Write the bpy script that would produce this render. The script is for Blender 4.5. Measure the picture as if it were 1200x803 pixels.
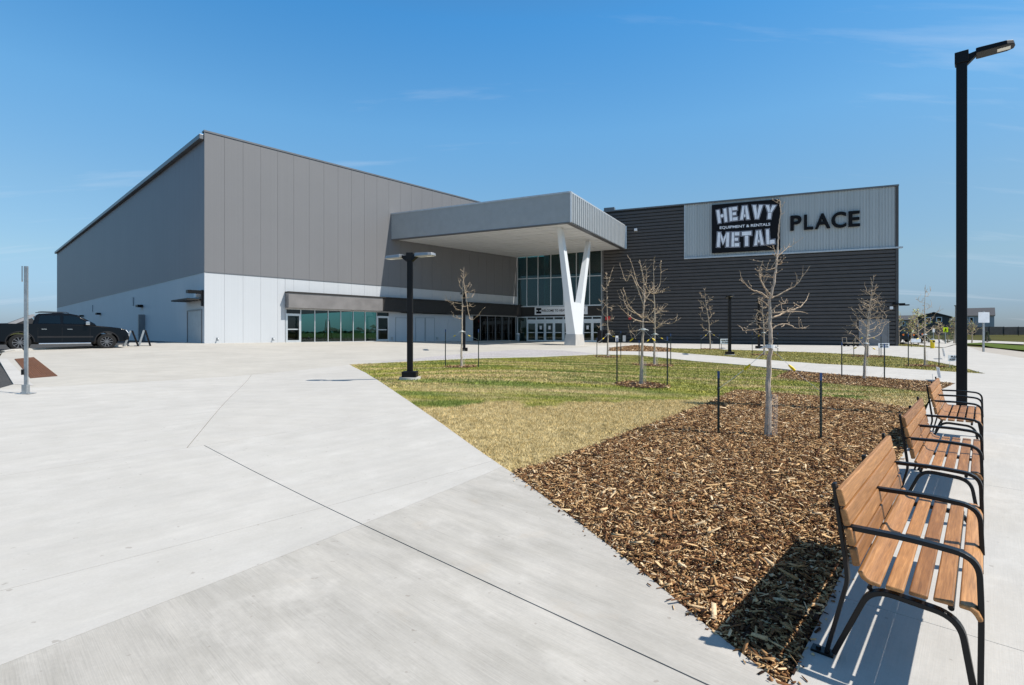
import bpy, bmesh, math, random
import numpy as np
from mathutils import Vector, Matrix
from mathutils.geometry import tessellate_polygon

for o in list(bpy.data.objects):
    bpy.data.objects.remove(o)
scene = bpy.context.scene
COL = scene.collection
random.seed(7)
RNG = np.random.default_rng(11)

# ------------------------------------------------------------------ camera
CAM_H = 1.6
cam_data = bpy.data.cameras.new('camera')
cam_data.sensor_width = 36.0
cam_data.lens = 18.0
cam_data.shift_y = -0.0096
cam_data.clip_start = 0.05
cam_data.clip_end = 6000
cam = bpy.data.objects.new('camera', cam_data)
COL.objects.link(cam)
cam.location = (0, 0, CAM_H)
cam.rotation_euler = (math.radians(90), 0, 0)
scene.camera = cam

# ------------------------------------------------------------------ sky, sun, exposure
SUN_H = Vector((0.97, -0.24, 0)).normalized()      # horizontal direction towards the sun
SUN_EL = math.radians(54)
world = bpy.data.worlds.new('World')
scene.world = world
world.use_nodes = True
nt = world.node_tree
nt.nodes.clear()
w_out = nt.nodes.new('ShaderNodeOutputWorld')
w_bg = nt.nodes.new('ShaderNodeBackground')
w_sky = nt.nodes.new('ShaderNodeTexSky')
w_sky.sky_type = 'NISHITA'
w_sky.sun_disc = False
w_sky.sun_elevation = SUN_EL
w_sky.sun_rotation = math.atan2(SUN_H.x, SUN_H.y)
w_sky.altitude = 0
w_sky.air_density = 1.0
w_sky.dust_density = 0.7
w_sky.ozone_density = 6.0
w_bg.inputs['Strength'].default_value = 0.103
# thin cirrus streaks, everywhere in the sky
tc = nt.nodes.new('ShaderNodeTexCoord')
sep = nt.nodes.new('ShaderNodeSeparateXYZ')
nt.links.new(tc.outputs['Generated'], sep.inputs[0])
addz = nt.nodes.new('ShaderNodeMath'); addz.operation = 'ADD'; addz.inputs[1].default_value = 0.12
nt.links.new(sep.outputs['Z'], addz.inputs[0])
mx = nt.nodes.new('ShaderNodeMath'); mx.operation = 'MAXIMUM'; mx.inputs[1].default_value = 0.05
nt.links.new(addz.outputs[0], mx.inputs[0])
dx = nt.nodes.new('ShaderNodeMath'); dx.operation = 'DIVIDE'
dy = nt.nodes.new('ShaderNodeMath'); dy.operation = 'DIVIDE'
nt.links.new(sep.outputs['X'], dx.inputs[0]); nt.links.new(mx.outputs[0], dx.inputs[1])
nt.links.new(sep.outputs['Y'], dy.inputs[0]); nt.links.new(mx.outputs[0], dy.inputs[1])
cmb = nt.nodes.new('ShaderNodeCombineXYZ')
nt.links.new(dx.outputs[0], cmb.inputs['X']); nt.links.new(dy.outputs[0], cmb.inputs['Y'])
mp = nt.nodes.new('ShaderNodeMapping')
mp.inputs['Scale'].default_value = (0.35, 2.4, 1)
mp.inputs['Rotation'].default_value = (0, 0, math.radians(-13))
nt.links.new(cmb.outputs[0], mp.inputs['Vector'])
nz = nt.nodes.new('ShaderNodeTexNoise')
nz.inputs['Scale'].default_value = 1.1; nz.inputs['Detail'].default_value = 7; nz.inputs['Roughness'].default_value = 0.62
nz.inputs['Distortion'].default_value = 0.4
nt.links.new(mp.outputs[0], nz.inputs['Vector'])
rmp = nt.nodes.new('ShaderNodeMapRange')
rmp.inputs['From Min'].default_value = 0.56; rmp.inputs['From Max'].default_value = 0.85
rmp.inputs['To Min'].default_value = 0.0; rmp.inputs['To Max'].default_value = 0.38
nt.links.new(nz.outputs['Fac'], rmp.inputs['Value'])
w_mix = nt.nodes.new('ShaderNodeMixRGB')
w_mix.inputs['Color2'].default_value = (7.2, 7.6, 8.2, 1)
nt.links.new(rmp.outputs[0], w_mix.inputs['Fac'])
# colour balance of the clear sky, by height above the horizon
grade = nt.nodes.new('ShaderNodeValToRGB')
ge = grade.color_ramp.elements
while len(ge) > 1: ge.remove(ge[-1])
ge[0].position = 0.0; ge[0].color = (0.37, 0.445, 0.60, 1)
for gpos, gcol in ((0.04, (0.40, 0.47, 0.60)), (0.12, (0.60, 0.63, 0.59)), (0.22, (0.66, 0.76, 0.69)), (0.36, (0.62, 0.93, 0.90)), (0.52, (0.38, 0.89, 1.0)), (0.68, (0.46, 0.68, 0.72)), (0.85, (0.48, 0.54, 0.53)), (1.0, (0.48, 0.47, 0.45))):
    x_ = ge.new(gpos); x_.color = (*gcol, 1)
nt.links.new(sep.outputs['Z'], grade.inputs['Fac'])
w_gr = nt.nodes.new('ShaderNodeMixRGB'); w_gr.blend_type = 'MULTIPLY'; w_gr.inputs['Fac'].default_value = 1.0
nt.links.new(w_sky.outputs[0], w_gr.inputs['Color1']); nt.links.new(grade.outputs['Color'], w_gr.inputs['Color2'])
w_gn = nt.nodes.new('ShaderNodeMixRGB'); w_gn.blend_type = 'MULTIPLY'; w_gn.inputs['Fac'].default_value = 1.0
w_gn.inputs['Color2'].default_value = (1.75, 1.75, 1.75, 1)
nt.links.new(w_gr.outputs[0], w_gn.inputs['Color1'])
w_az = nt.nodes.new('ShaderNodeMapRange'); w_az.interpolation_type = 'SMOOTHSTEP'
for k_, x_ in (('From Min', -0.2), ('From Max', 0.95), ('To Min', 1.0), ('To Max', 0.80)): w_az.inputs[k_].default_value = x_
nt.links.new(sep.outputs['X'], w_az.inputs['Value'])
w_ga = nt.nodes.new('ShaderNodeMixRGB'); w_ga.blend_type = 'MULTIPLY'; w_ga.inputs['Fac'].default_value = 1.0
nt.links.new(w_gn.outputs[0], w_ga.inputs['Color1']); nt.links.new(w_az.outputs[0], w_ga.inputs['Color2'])
nt.links.new(w_ga.outputs[0], w_mix.inputs['Color1'])
nt.links.new(w_mix.outputs[0], w_bg.inputs['Color'])
nt.links.new(w_bg.outputs[0], w_out.inputs['Surface'])

sun_data = bpy.data.lights.new('sun', 'SUN')
sun_data.energy = 4.9
sun_data.angle = math.radians(0.53)
sun_data.color = (1.0, 0.945, 0.865)
sun = bpy.data.objects.new('sun', sun_data)
COL.objects.link(sun)
to_sun = Vector((SUN_H.x*math.cos(SUN_EL), SUN_H.y*math.cos(SUN_EL), math.sin(SUN_EL)))
sun.rotation_euler = to_sun.to_track_quat('Z', 'Y').to_euler()
sun.location = (60, -20, 80)

vs = scene.view_settings
vs.view_transform = 'Standard'
vs.look = 'None'
vs.exposure = 0.26
vs.gamma = 1.0
vs.use_curve_mapping = False

# ------------------------------------------------------------------ materials
MAT = {}
def nodemat(name):
    m = bpy.data.materials.new(name)
    m.use_nodes = True
    t = m.node_tree
    b = t.nodes['Principled BSDF']
    return m, t, b
def position_map(t, scale=(1, 1, 1), rot=0.0, obj=False):
    if obj:
        g = t.nodes.new('ShaderNodeTexCoord'); src = g.outputs['Object']
    else:
        g = t.nodes.new('ShaderNodeNewGeometry'); src = g.outputs['Position']
    m = t.nodes.new('ShaderNodeMapping')
    m.vector_type = 'TEXTURE' if False else 'POINT'
    r = t.nodes.new('ShaderNodeVectorRotate'); r.rotation_type = 'Z_AXIS'
    r.inputs['Angle'].default_value = rot
    t.links.new(src, r.inputs['Vector'])
    m.inputs['Scale'].default_value = scale
    t.links.new(r.outputs[0], m.inputs['Vector'])
    return m.outputs[0]
def noise(t, vec, scale, detail=4, rough=0.55):
    n = t.nodes.new('ShaderNodeTexNoise')
    n.inputs['Scale'].default_value = scale
    n.inputs['Detail'].default_value = detail
    n.inputs['Roughness'].default_value = rough
    if vec is not None:
        t.links.new(vec, n.inputs['Vector'])
    return n.outputs['Fac']
def ramp(t, fac, stops):
    r = t.nodes.new('ShaderNodeValToRGB')
    e = r.color_ramp.elements
    while len(e) > 1:
        e.remove(e[-1])
    e[0].position = stops[0][0]; e[0].color = (*stops[0][1], 1)
    for p, c in stops[1:]:
        x = e.new(p); x.color = (*c, 1)
    t.links.new(fac, r.inputs['Fac'])
    return r.outputs['Color']
def mixc(t, fac, a, b, mode='MIX'):
    m = t.nodes.new('ShaderNodeMixRGB'); m.blend_type = mode
    for sock, v in ((m.inputs['Fac'], fac), (m.inputs['Color1'], a), (m.inputs['Color2'], b)):
        if isinstance(v, (int, float)):
            sock.default_value = v
        elif isinstance(v, tuple):
            sock.default_value = (*v, 1) if len(v) == 3 else v
        else:
            t.links.new(v, sock)
    return m.outputs['Color']
def maprange(t, v, a, b, c, d):
    m = t.nodes.new('ShaderNodeMapRange')
    for k, x in (('From Min', a), ('From Max', b), ('To Min', c), ('To Max', d)):
        m.inputs[k].default_value = x
    t.links.new(v, m.inputs['Value'])
    return m.outputs[0]
def bump(t, b, h, strength=0.3, dist=0.01):
    n = t.nodes.new('ShaderNodeBump')
    n.inputs['Strength'].default_value = strength
    n.inputs['Distance'].default_value = dist
    t.links.new(h, n.inputs['Height'])
    t.links.new(n.outputs[0], b.inputs['Normal'])
def simple(name, col, rough=0.5, metal=0.0, vary=0.08, scale=3.0, bumpy=0.0, bscale=60.0, spec=0.5, obj=False, coat=0.0, stretch=(1, 1, 1)):
    m, t, b = nodemat(name)
    v = position_map(t, stretch, obj=obj)
    f = noise(t, v, scale, 5)
    lo = tuple(c*(1-vary) for c in col); hi = tuple(min(1, c*(1+vary)) for c in col)
    c = ramp(t, f, [(0.3, lo), (0.7, hi)])
    t.links.new(c, b.inputs['Base Color'])
    b.inputs['Roughness'].default_value = rough
    b.inputs['Metallic'].default_value = metal
    b.inputs['Specular IOR Level'].default_value = spec
    b.inputs['Coat Weight'].default_value = coat
    b.inputs['Coat Roughness'].default_value = 0.03
    if bumpy:
        bump(t, b, noise(t, position_map(t, obj=obj), bscale, 3), bumpy, 0.004)
    MAT[name] = m
    return m

def concrete(name, col, broom=0.0, rot=0.0, blotch=0.1, stain=0.0):
    m, t, b = nodemat(name)
    v = position_map(t)
    big = noise(t, v, 0.55, 6, 0.6)
    st = noise(t, position_map(t, (0.35, 3.5, 1), rot), 1.3, 6, 0.65)
    fine = noise(t, v, 55, 3, 0.6)
    c = ramp(t, big, [(0.28, tuple(x*(1-blotch) for x in col)), (0.72, tuple(min(1, x*(1+blotch)) for x in col))])
    c = mixc(t, 0.45, c, ramp(t, st, [(0.3, (0.88, 0.885, 0.89)), (0.7, (1.06, 1.055, 1.04))]), 'MULTIPLY')
    mott = noise(t, v, 2.3, 6, 0.7)
    c = mixc(t, 0.7, c, ramp(t, mott, [(0.32, (0.92, 0.915, 0.90)), (0.68, (1.05, 1.05, 1.05))]), 'MULTIPLY')
    c = mixc(t, 0.5, c, ramp(t, fine, [(0.3, (0.93, 0.93, 0.93)), (0.7, (1.05, 1.05, 1.05))]), 'MULTIPLY')
    if broom:
        br = noise(t, position_map(t, (1.2, 90, 1), rot), 2.2, 4, 0.7)
        c = mixc(t, broom, c, ramp(t, br, [(0.32, (0.82, 0.82, 0.83)), (0.62, (1.05, 1.05, 1.05))]), 'MULTIPLY')
        bl = noise(t, position_map(t, (0.5, 2.2, 1), rot), 1.6, 6, 0.7)
        c = mixc(t, min(0.75, broom), c, ramp(t, bl, [(0.36, (0.84, 0.84, 0.83)), (0.5, (1, 1, 1)), (0.66, (1.14, 1.14, 1.14))]), 'MULTIPLY')
        pb_ = maprange(t, noise(t, v, 1.15, 6, 0.72), 0.54, 0.68, 0, min(0.5, broom))
        c = mixc(t, pb_, c, tuple(min(1, x*1.2) for x in col))
        bump(t, b, br, 0.25, 0.004)
    else:
        bump(t, b, fine, 0.12, 0.003)
    if stain:
        sf = maprange(t, noise(t, v, 1.9, 5, 0.6), 0.6, 0.75, 0, stain)
        c = mixc(t, sf, c, (0.46, 0.36, 0.25))
    spk = maprange(t, noise(t, v, 17, 2, 0.4), 0.735, 0.76, 0, 0.45)
    c = mixc(t, spk, c, (0.22, 0.19, 0.16))
    t.links.new(c, b.inputs['Base Color'])
    b.inputs['Roughness'].default_value = 0.85
    b.inputs['Specular IOR Level'].default_value = 0.25
    MAT[name] = m
U_ROT = -math.atan2(0.736, 0.677)
concrete('concrete_light', (0.47, 0.447, 0.41), 0.0, 0.15, 0.05, 0.06)
concrete('concrete_white', (0.474, 0.452, 0.416), 0.15, U_ROT, 0.05, 0.03)
concrete('concrete_broom', (0.438, 0.412, 0.370), 0.75, U_ROT+math.pi/2, 0.13, 0.22)
concrete('concrete_pad', (0.478, 0.458, 0.425), 0.3, U_ROT, 0.06, 0.05)
concrete('concrete_far', (0.445, 0.418, 0.372), 0.0, 0.0, 0.08, 0.08)
concrete('concrete_road', (0.40, 0.36, 0.31), 0.0, 0.0, 0.08, 0.1)
concrete('kerb_concrete', (0.47, 0.45, 0.42), 0.0, 0.0, 0.10, 0.2)

def speckled(name, a, b_, scale, rough=0.9, bs=0.5, bd=0.01):
    m, t, b = nodemat(name)
    v = position_map(t)
    n1 = noise(t, v, scale, 3, 0.7)
    n2 = noise(t, v, 0.7, 5)
    c = ramp(t, n1, [(0.35, a), (0.65, b_)])
    c = mixc(t, 0.7, c, ramp(t, n2, [(0.3, (0.85, 0.85, 0.85)), (0.7, (1.12, 1.12, 1.12))]), 'MULTIPLY')
    t.links.new(c, b.inputs['Base Color'])
    b.inputs['Roughness'].default_value = rough
    b.inputs['Specular IOR Level'].default_value = 0.2
    bump(t, b, n1, bs, bd)
    MAT[name] = m
speckled('asphalt', (0.035, 0.034, 0.033), (0.085, 0.083, 0.08), 45)
speckled('aggregate', (0.22, 0.20, 0.20), (0.55, 0.52, 0.51), 22)
speckled('soil', (0.05, 0.038, 0.025), (0.12, 0.09, 0.06), 20)
speckled('mulch_base', (0.018, 0.010, 0.006), (0.10, 0.055, 0.028), 32, 0.95, 0.9, 0.02)
speckled('mulch_far', (0.06, 0.032, 0.018), (0.28, 0.17, 0.09), 14, 0.95, 0.9, 0.02)

def grassmat(name, island=True, tone=0):
    m, t, b = nodemat(name)
    v = position_map(t)
    v2 = position_map(t, (0.25, 1.6, 1), 0.12)
    patch = noise(t, v2, 0.75, 5, 0.68)
    hue = noise(t, position_map(t, (0.3, 1.3, 1), 0.2), 0.9, 4, 0.6)
    clump = noise(t, v, 9.0, 4, 0.7)
    fine = noise(t, v, 5.0, 3, 0.6)
    straw = ramp(t, fine, [(0.3, (0.44, 0.335, 0.15)), (0.7, (0.62, 0.50, 0.27))])
    green = ramp(t, fine, [(0.3, (0.11, 0.16, 0.028)), (0.7, (0.22, 0.265, 0.062))])
    if tone == 0:
        # straw coloured sod nearest the bed, greener strips beyond
        sp = t.nodes.new('ShaderNodeVectorMath'); sp.operation = 'DOT_PRODUCT'; t.links.new(v, sp.inputs[0])
        sp.inputs[1].default_value = (-0.23, 0.973, 0)
        wv = maprange(t, noise(t, v, 0.8, 4, 0.6), 0.2, 0.8, -0.9, 0.9)
        sa = t.nodes.new('ShaderNodeMath'); sa.operation = 'ADD'; t.links.new(sp.outputs['Value'], sa.inputs[0]); t.links.new(wv, sa.inputs[1])
        near = maprange(t, sa.outputs[0], 9.75, 10.15, -0.15, 0.075)
        ad = t.nodes.new('ShaderNodeMath'); ad.operation = 'ADD'
        t.links.new(patch, ad.inputs[0]); t.links.new(near, ad.inputs[1])
        pf = maprange(t, ad.outputs[0], 0.48, 0.62, 0.02, 1.0)
    else:
        pf = maprange(t, patch, 0.35, 0.65, 0.3, 0.85)
    green = mixc(t, maprange(t, hue, 0.42, 0.62, 0, 1), green, ramp(t, fine, [(0.3, (0.28, 0.275, 0.045)), (0.7, (0.42, 0.395, 0.10))]))
    c = mixc(t, pf, straw, green)
    c = mixc(t, 0.85, c, ramp(t, clump, [(0.3, (0.62, 0.62, 0.6)), (0.5, (1, 1, 1)), (0.7, (1.3, 1.27, 1.2))]), 'MULTIPLY')
    if island:
        g = t.nodes.new('ShaderNodeNewGeometry')
        isl = g.outputs['Random Per Island']
        c = mixc(t, 0.9, c, ramp(t, isl, [(0.0, (0.45, 0.46, 0.42)), (0.4, (0.95, 0.95, 0.92)), (0.8, (1.3, 1.27, 1.2)), (1.0, (1.9, 1.8, 1.7))]), 'MULTIPLY')
    else:
        c = mixc(t, 0.9, c, ramp(t, noise(t, v, 28, 3, 0.7), [(0.3, (0.5, 0.5, 0.5)), (0.7, (1.05, 1.05, 1.0))]), 'MULTIPLY')
        bump(t, b, noise(t, v, 40, 3, 0.7), 0.9, 0.02)
    t.links.new(c, b.inputs['Base Color'])
    b.inputs['Roughness'].default_value = 0.75
    b.inputs['Specular IOR Level'].default_value = 0.2
    MAT[name] = m
grassmat('grass_blades'); grassmat('lawn_base', False)
grassmat('grass_blades_far', True, 1); grassmat('lawn_base_far', False, 1)

def chipmat(name):
    m, t, b = nodemat(name)
    g = t.nodes.new('ShaderNodeNewGeometry')
    isl = g.outputs['Random Per Island']
    c = ramp(t, isl, [(0.0, (0.022, 0.010, 0.006)), (0.2, (0.085, 0.036, 0.016)), (0.40, (0.20, 0.092, 0.038)),
                      (0.56, (0.36, 0.19, 0.08)), (0.72, (0.55, 0.34, 0.155)), (0.88, (0.74, 0.52, 0.28)), (1.0, (0.82, 0.64, 0.42))])
    gr = noise(t, position_map(t, (1, 1, 1)), 110, 3, 0.6)
    c = mixc(t, 0.75, c, ramp(t, gr, [(0.3, (0.62, 0.6, 0.58)), (0.7, (1.2, 1.2, 1.2))]), 'MULTIPLY')
    t.links.new(c, b.inputs['Base Color'])
    b.inputs['Roughness'].default_value = 0.85
    b.inputs['Specular IOR Level'].default_value = 0.2
    MAT[name] = m
chipmat('bark_chips')

def woodmat(name, col):
    m, t, b = nodemat(name)
    oi = t.nodes.new('ShaderNodeObjectInfo')
    tcn = t.nodes.new('ShaderNodeTexCoord')
    addv = t.nodes.new('ShaderNodeVectorMath'); addv.operation = 'ADD'
    mul = t.nodes.new('ShaderNodeMath'); mul.operation = 'MULTIPLY'; mul.inputs[1].default_value = 37.0
    t.links.new(oi.outputs['Random'], mul.inputs[0])
    t.links.new(tcn.outputs['Object'], addv.inputs[0]); t.links.new(mul.outputs[0], addv.inputs[1])
    mp_ = t.nodes.new('ShaderNodeMapping'); mp_.inputs['Scale'].default_value = (1.6, 26, 26)
    t.links.new(addv.outputs[0], mp_.inputs['Vector'])
    n1 = noise(t, mp_.outputs[0], 2.0, 6, 0.6)
    mp2 = t.nodes.new('ShaderNodeMapping'); mp2.inputs['Scale'].default_value = (5, 190, 190)
    t.links.new(addv.outputs[0], mp2.inputs['Vector'])
    n2 = noise(t, mp2.outputs[0], 1.5, 3, 0.6)
    c = ramp(t, n1, [(0.25, tuple(x*0.50 for x in col)), (0.42, tuple(x*0.9 for x in col)), (0.55, col), (0.75, (col[0]*1.5, col[1]*1.6, col[2]*1.7))])
    c = mixc(t, 0.7, c, ramp(t, n2, [(0.3, (0.6, 0.57, 0.55)), (0.6, (1.1, 1.1, 1.1))]), 'MULTIPLY')
    c = mixc(t, 1.0, c, ramp(t, oi.outputs['Random'], [(0.0, (0.74, 0.70, 0.66)), (0.5, (1, 1, 1)), (1.0, (1.25, 1.3, 1.34))]), 'MULTIPLY')
    t.links.new(c, b.inputs['Base Color'])
    b.inputs['Roughness'].default_value = 0.5
    b.inputs['Specular IOR Level'].default_value = 0.35
    bump(t, b, n2, 0.15, 0.002)
    MAT[name] = m
woodmat('bench_wood', (0.36, 0.168, 0.060))

def glassmat(name, tint, refl=0.9):
    m, t, b = nodemat(name)
    t.nodes.remove(b)
    out = t.nodes['Material Output']
    tr = t.nodes.new('ShaderNodeBsdfTransparent'); tr.inputs['Color'].default_value = (*tint, 1)
    gl = t.nodes.new('ShaderNodeBsdfGlossy'); gl.inputs['Roughness'].default_value = 0.015
    gl.inputs['Color'].default_value = (refl, refl, refl, 1)
    fr = t.nodes.new('ShaderNodeFresnel'); fr.inputs['IOR'].default_value = 1.55
    n = t.nodes.new('ShaderNodeBump'); n.inputs['Strength'].default_value = 0.05; n.inputs['Distance'].default_value = 0.05
    t.links.new(noise(t, position_map(t), 0.6, 2), n.inputs['Height'])
    t.links.new(n.outputs[0], gl.inputs['Normal'])
    mxs = t.nodes.new('ShaderNodeMixShader')
    t.links.new(fr.outputs[0], mxs.inputs['Fac'])
    t.links.new(tr.outputs[0], mxs.inputs[1]); t.links.new(gl.outputs[0], mxs.inputs[2])
    t.links.new(mxs.outputs[0], out.inputs['Surface'])
    MAT[name] = m
glassmat('glass_teal', (0.30, 0.52, 0.48))
glassmat('glass_dark', (0.12, 0.16, 0.16))
def guardmat():
    m, t, b = nodemat('mesh_guard')
    b.inputs['Base Color'].default_value = (0.75, 0.76, 0.77, 1); b.inputs['Roughness'].default_value = 0.7
    w_ = t.nodes.new('ShaderNodeTexChecker'); w_.inputs['Scale'].default_value = 120
    t.links.new(position_map(t, (1, 1, 1), 0.4), w_.inputs['Vector'])
    t.links.new(maprange(t, w_.outputs['Fac'], 0, 1, 0.02, 0.16), b.inputs['Alpha'])
    MAT['mesh_guard'] = m
guardmat()

def wallmat(name, col, fine=70.0, vary=0.03):
    # insulated metal wall panel: fine vertical striation
    m, t, b = nodemat(name)
    f = noise(t, position_map(t, (fine, fine, 0.02)), 0.35, 2, 0.4)
    g = noise(t, position_map(t), 0.25, 4)
    c = ramp(t, f, [(0.3, tuple(x*(1-vary) for x in col)), (0.7, tuple(x*(1+vary) for x in col))])
    c = mixc(t, 0.6, c, ramp(t, g, [(0.3, (0.95, 0.95, 0.95)), (0.7, (1.04, 1.04, 1.04))]), 'MULTIPLY')
    t.links.new(c, b.inputs['Base Color'])
    b.inputs['Roughness'].default_value = 0.5
    b.inputs['Specular IOR Level'].default_value = 0.35
    MAT[name] = m
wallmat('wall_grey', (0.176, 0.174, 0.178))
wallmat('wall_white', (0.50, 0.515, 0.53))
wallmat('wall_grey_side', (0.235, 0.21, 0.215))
wallmat('sign_zone', (0.42, 0.45, 0.455), 9.0, 0.06)
simple('siding', (0.068, 0.062, 0.060), 0.6, 0.0, 0.10, 1.5)
simple('coping', (0.16, 0.16, 0.165), 0.4, 0.4)
simple('coping_light', (0.50, 0.52, 0.54), 0.4, 0.3)
simple('fascia', (0.37, 0.385, 0.39), 0.5, 0.2, 0.05, 2.0)
simple('soffit', (0.70, 0.70, 0.69), 0.5, 0, 0.03)
simple('column_paint', (0.66, 0.68, 0.69), 0.5, 0, 0.02)
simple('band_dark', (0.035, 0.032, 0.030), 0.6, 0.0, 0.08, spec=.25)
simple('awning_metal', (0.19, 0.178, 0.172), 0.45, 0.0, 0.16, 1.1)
simple('mullion', (0.62, 0.64, 0.65), 0.35, 0.6)
simple('door_grey', (0.36, 0.385, 0.40), 0.45, 0.1)
simple('door_dark', (0.20, 0.20, 0.205), 0.45, 0.1)
simple('lobby', (0.30, 0.34, 0.33), 0.8)
simple('lobby_dark', (0.06, 0.06, 0.06), 0.8)
simple('black_metal', (0.006, 0.006, 0.007), 0.45, 0.0, 0.1, 8, spec=.22)
simple('bench_black', (0.006, 0.006, 0.007), 0.38, 0.0, 0.1, 20, spec=.3)
simple('lamp_grey', (0.30, 0.30, 0.30), 0.4, 0.5)
simple('lens', (0.75, 0.73, 0.66), 0.2)
simple('galvanised', (0.42, 0.44, 0.45), 0.42, 0.75, 0.15, 12)
simple('sign_white', (0.80, 0.81, 0.83), 0.5)
simple('sign_black', (0.008, 0.008, 0.010), 0.6, spec=.15)
simple('letter_grey', (0.38, 0.38, 0.44), 0.5)
simple('letter_edge', (0.03, 0.03, 0.045), 0.5)
simple('letter_white', (0.86, 0.86, 0.90), 0.5)
simple('yellow', (0.80, 0.56, 0.0), 0.5)
simple('yellow_tag', (0.75, 0.5, 0.02), 0.5)
simple('yellow_green', (0.70, 0.86, 0.0), 0.5)
simple('orange', (0.85, 0.20, 0.02), 0.5)
simple('red', (0.60, 0.03, 0.03), 0.5)
simple('blue_tip', (0.018, 0.055, 0.17), 0.5)
simple('post_green', (0.016, 0.028, 0.024), 0.45)
simple('rust_iron', (0.13, 0.055, 0.026), 0.75, 0.2, 0.3, 12)
simple('strap', (0.72, 0.72, 0.70), 0.7)
simple('car_black', (0.003, 0.003, 0.004), 0.10, 0.0, 0.05, 3, spec=.15, coat=.2)
simple('car_plastic', (0.018, 0.018, 0.02), 0.6, spec=.2)
simple('car_sail', (0.17, 0.17, 0.18), 0.5)
simple('tyre', (0.018, 0.018, 0.018), 0.85, spec=.15)
simple('chrome', (0.75, 0.76, 0.78), 0.12, 1.0)
simple('rim_metal', (0.22, 0.22, 0.23), 0.3, 0.8)
simple('headlight', (0.75, 0.78, 0.82), 0.1)
simple('shingles', (0.055, 0.055, 0.06), 0.85, 0, 0.25, 5)
simple('house_dark', (0.055, 0.058, 0.065), 0.8, 0, 0.1, 2)
simple('house_grey', (0.36, 0.36, 0.37), 0.8, 0, 0.08, 2)
simple('house_tan', (0.40, 0.34, 0.26), 0.8, 0, 0.08, 2)
simple('fence_mesh', (0.045, 0.045, 0.045), 0.8, 0, 0.25, 1.2)
simple('meadow', (0.075, 0.070, 0.020), 0.95, 0, 0.45, 0.35, 0.8, 12, spec=.05)
simple('verge', (0.085, 0.12, 0.022), 0.95, 0, 0.3, 0.8, 0.8, 12, spec=.05)
simple('leaf_far', (0.045, 0.065, 0.025), 0.8, 0, 0.4, 0.5)
simple('leaf_dark', (0.025, 0.05, 0.022), 0.8, 0, 0.4, 2)
simple('leaf_spring', (0.33, 0.38, 0.03), 0.6, 0, 0.25, 6)
simple('bud', (0.38, 0.30, 0.12), 0.7, 0, 0.3, 20)
def barkmat(name, col):
    m, t, b = nodemat(name)
    f = noise(t, position_map(t, (1, 1, 0.35)), 45, 5, 0.7)
    g = noise(t, position_map(t), 6, 3)
    c = ramp(t, f, [(0.3, tuple(x*0.55 for x in col)), (0.65, tuple(x*1.25 for x in col))])
    c = mixc(t, 0.6, c, ramp(t, g, [(0.3, (0.75, 0.75, 0.78)), (0.7, (1.15, 1.12, 1.1))]), 'MULTIPLY')
    t.links.new(c, b.inputs['Base Color'])
    b.inputs['Roughness'].default_value = 0.85
    bump(t, b, f, 0.6, 0.004)
    MAT[name] = m
barkmat('bark', (0.48, 0.39, 0.30))
barkmat('twig', (0.54, 0.41, 0.28))

# ------------------------------------------------------------------ linking helpers
WORLD = {}
def empty(name, loc, rz=0.0, parent=None):
    o = bpy.data.objects.new(name, None)
    COL.objects.link(o)
    o.location = loc
    o.rotation_euler = (0, 0, rz)
    o.empty_display_size = 0.3
    WORLD[o] = Matrix.Translation(Vector(loc)) @ Matrix.Rotation(rz, 4, 'Z')
    return o
def tag(o, label=None, cat=None, group=None, kind=None):
    if label: o['label'] = label
    if cat: o['category'] = cat
    if group: o['group'] = group
    if kind: o['kind'] = kind
    return o
def link_mesh(name, me, mat, parent=None, local=False):
    o = bpy.data.objects.new(name, me)
    COL.objects.link(o)
    if mat and not me.materials:
        me.materials.append(MAT[mat] if isinstance(mat, str) else mat)
    WORLD[o] = Matrix.Identity(4)
    if parent is not None:
        o.parent = parent
        if not local:
            o.matrix_parent_inverse = WORLD[parent].inverted()
        else:
            WORLD[o] = WORLD[parent].copy()
    return o
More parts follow.
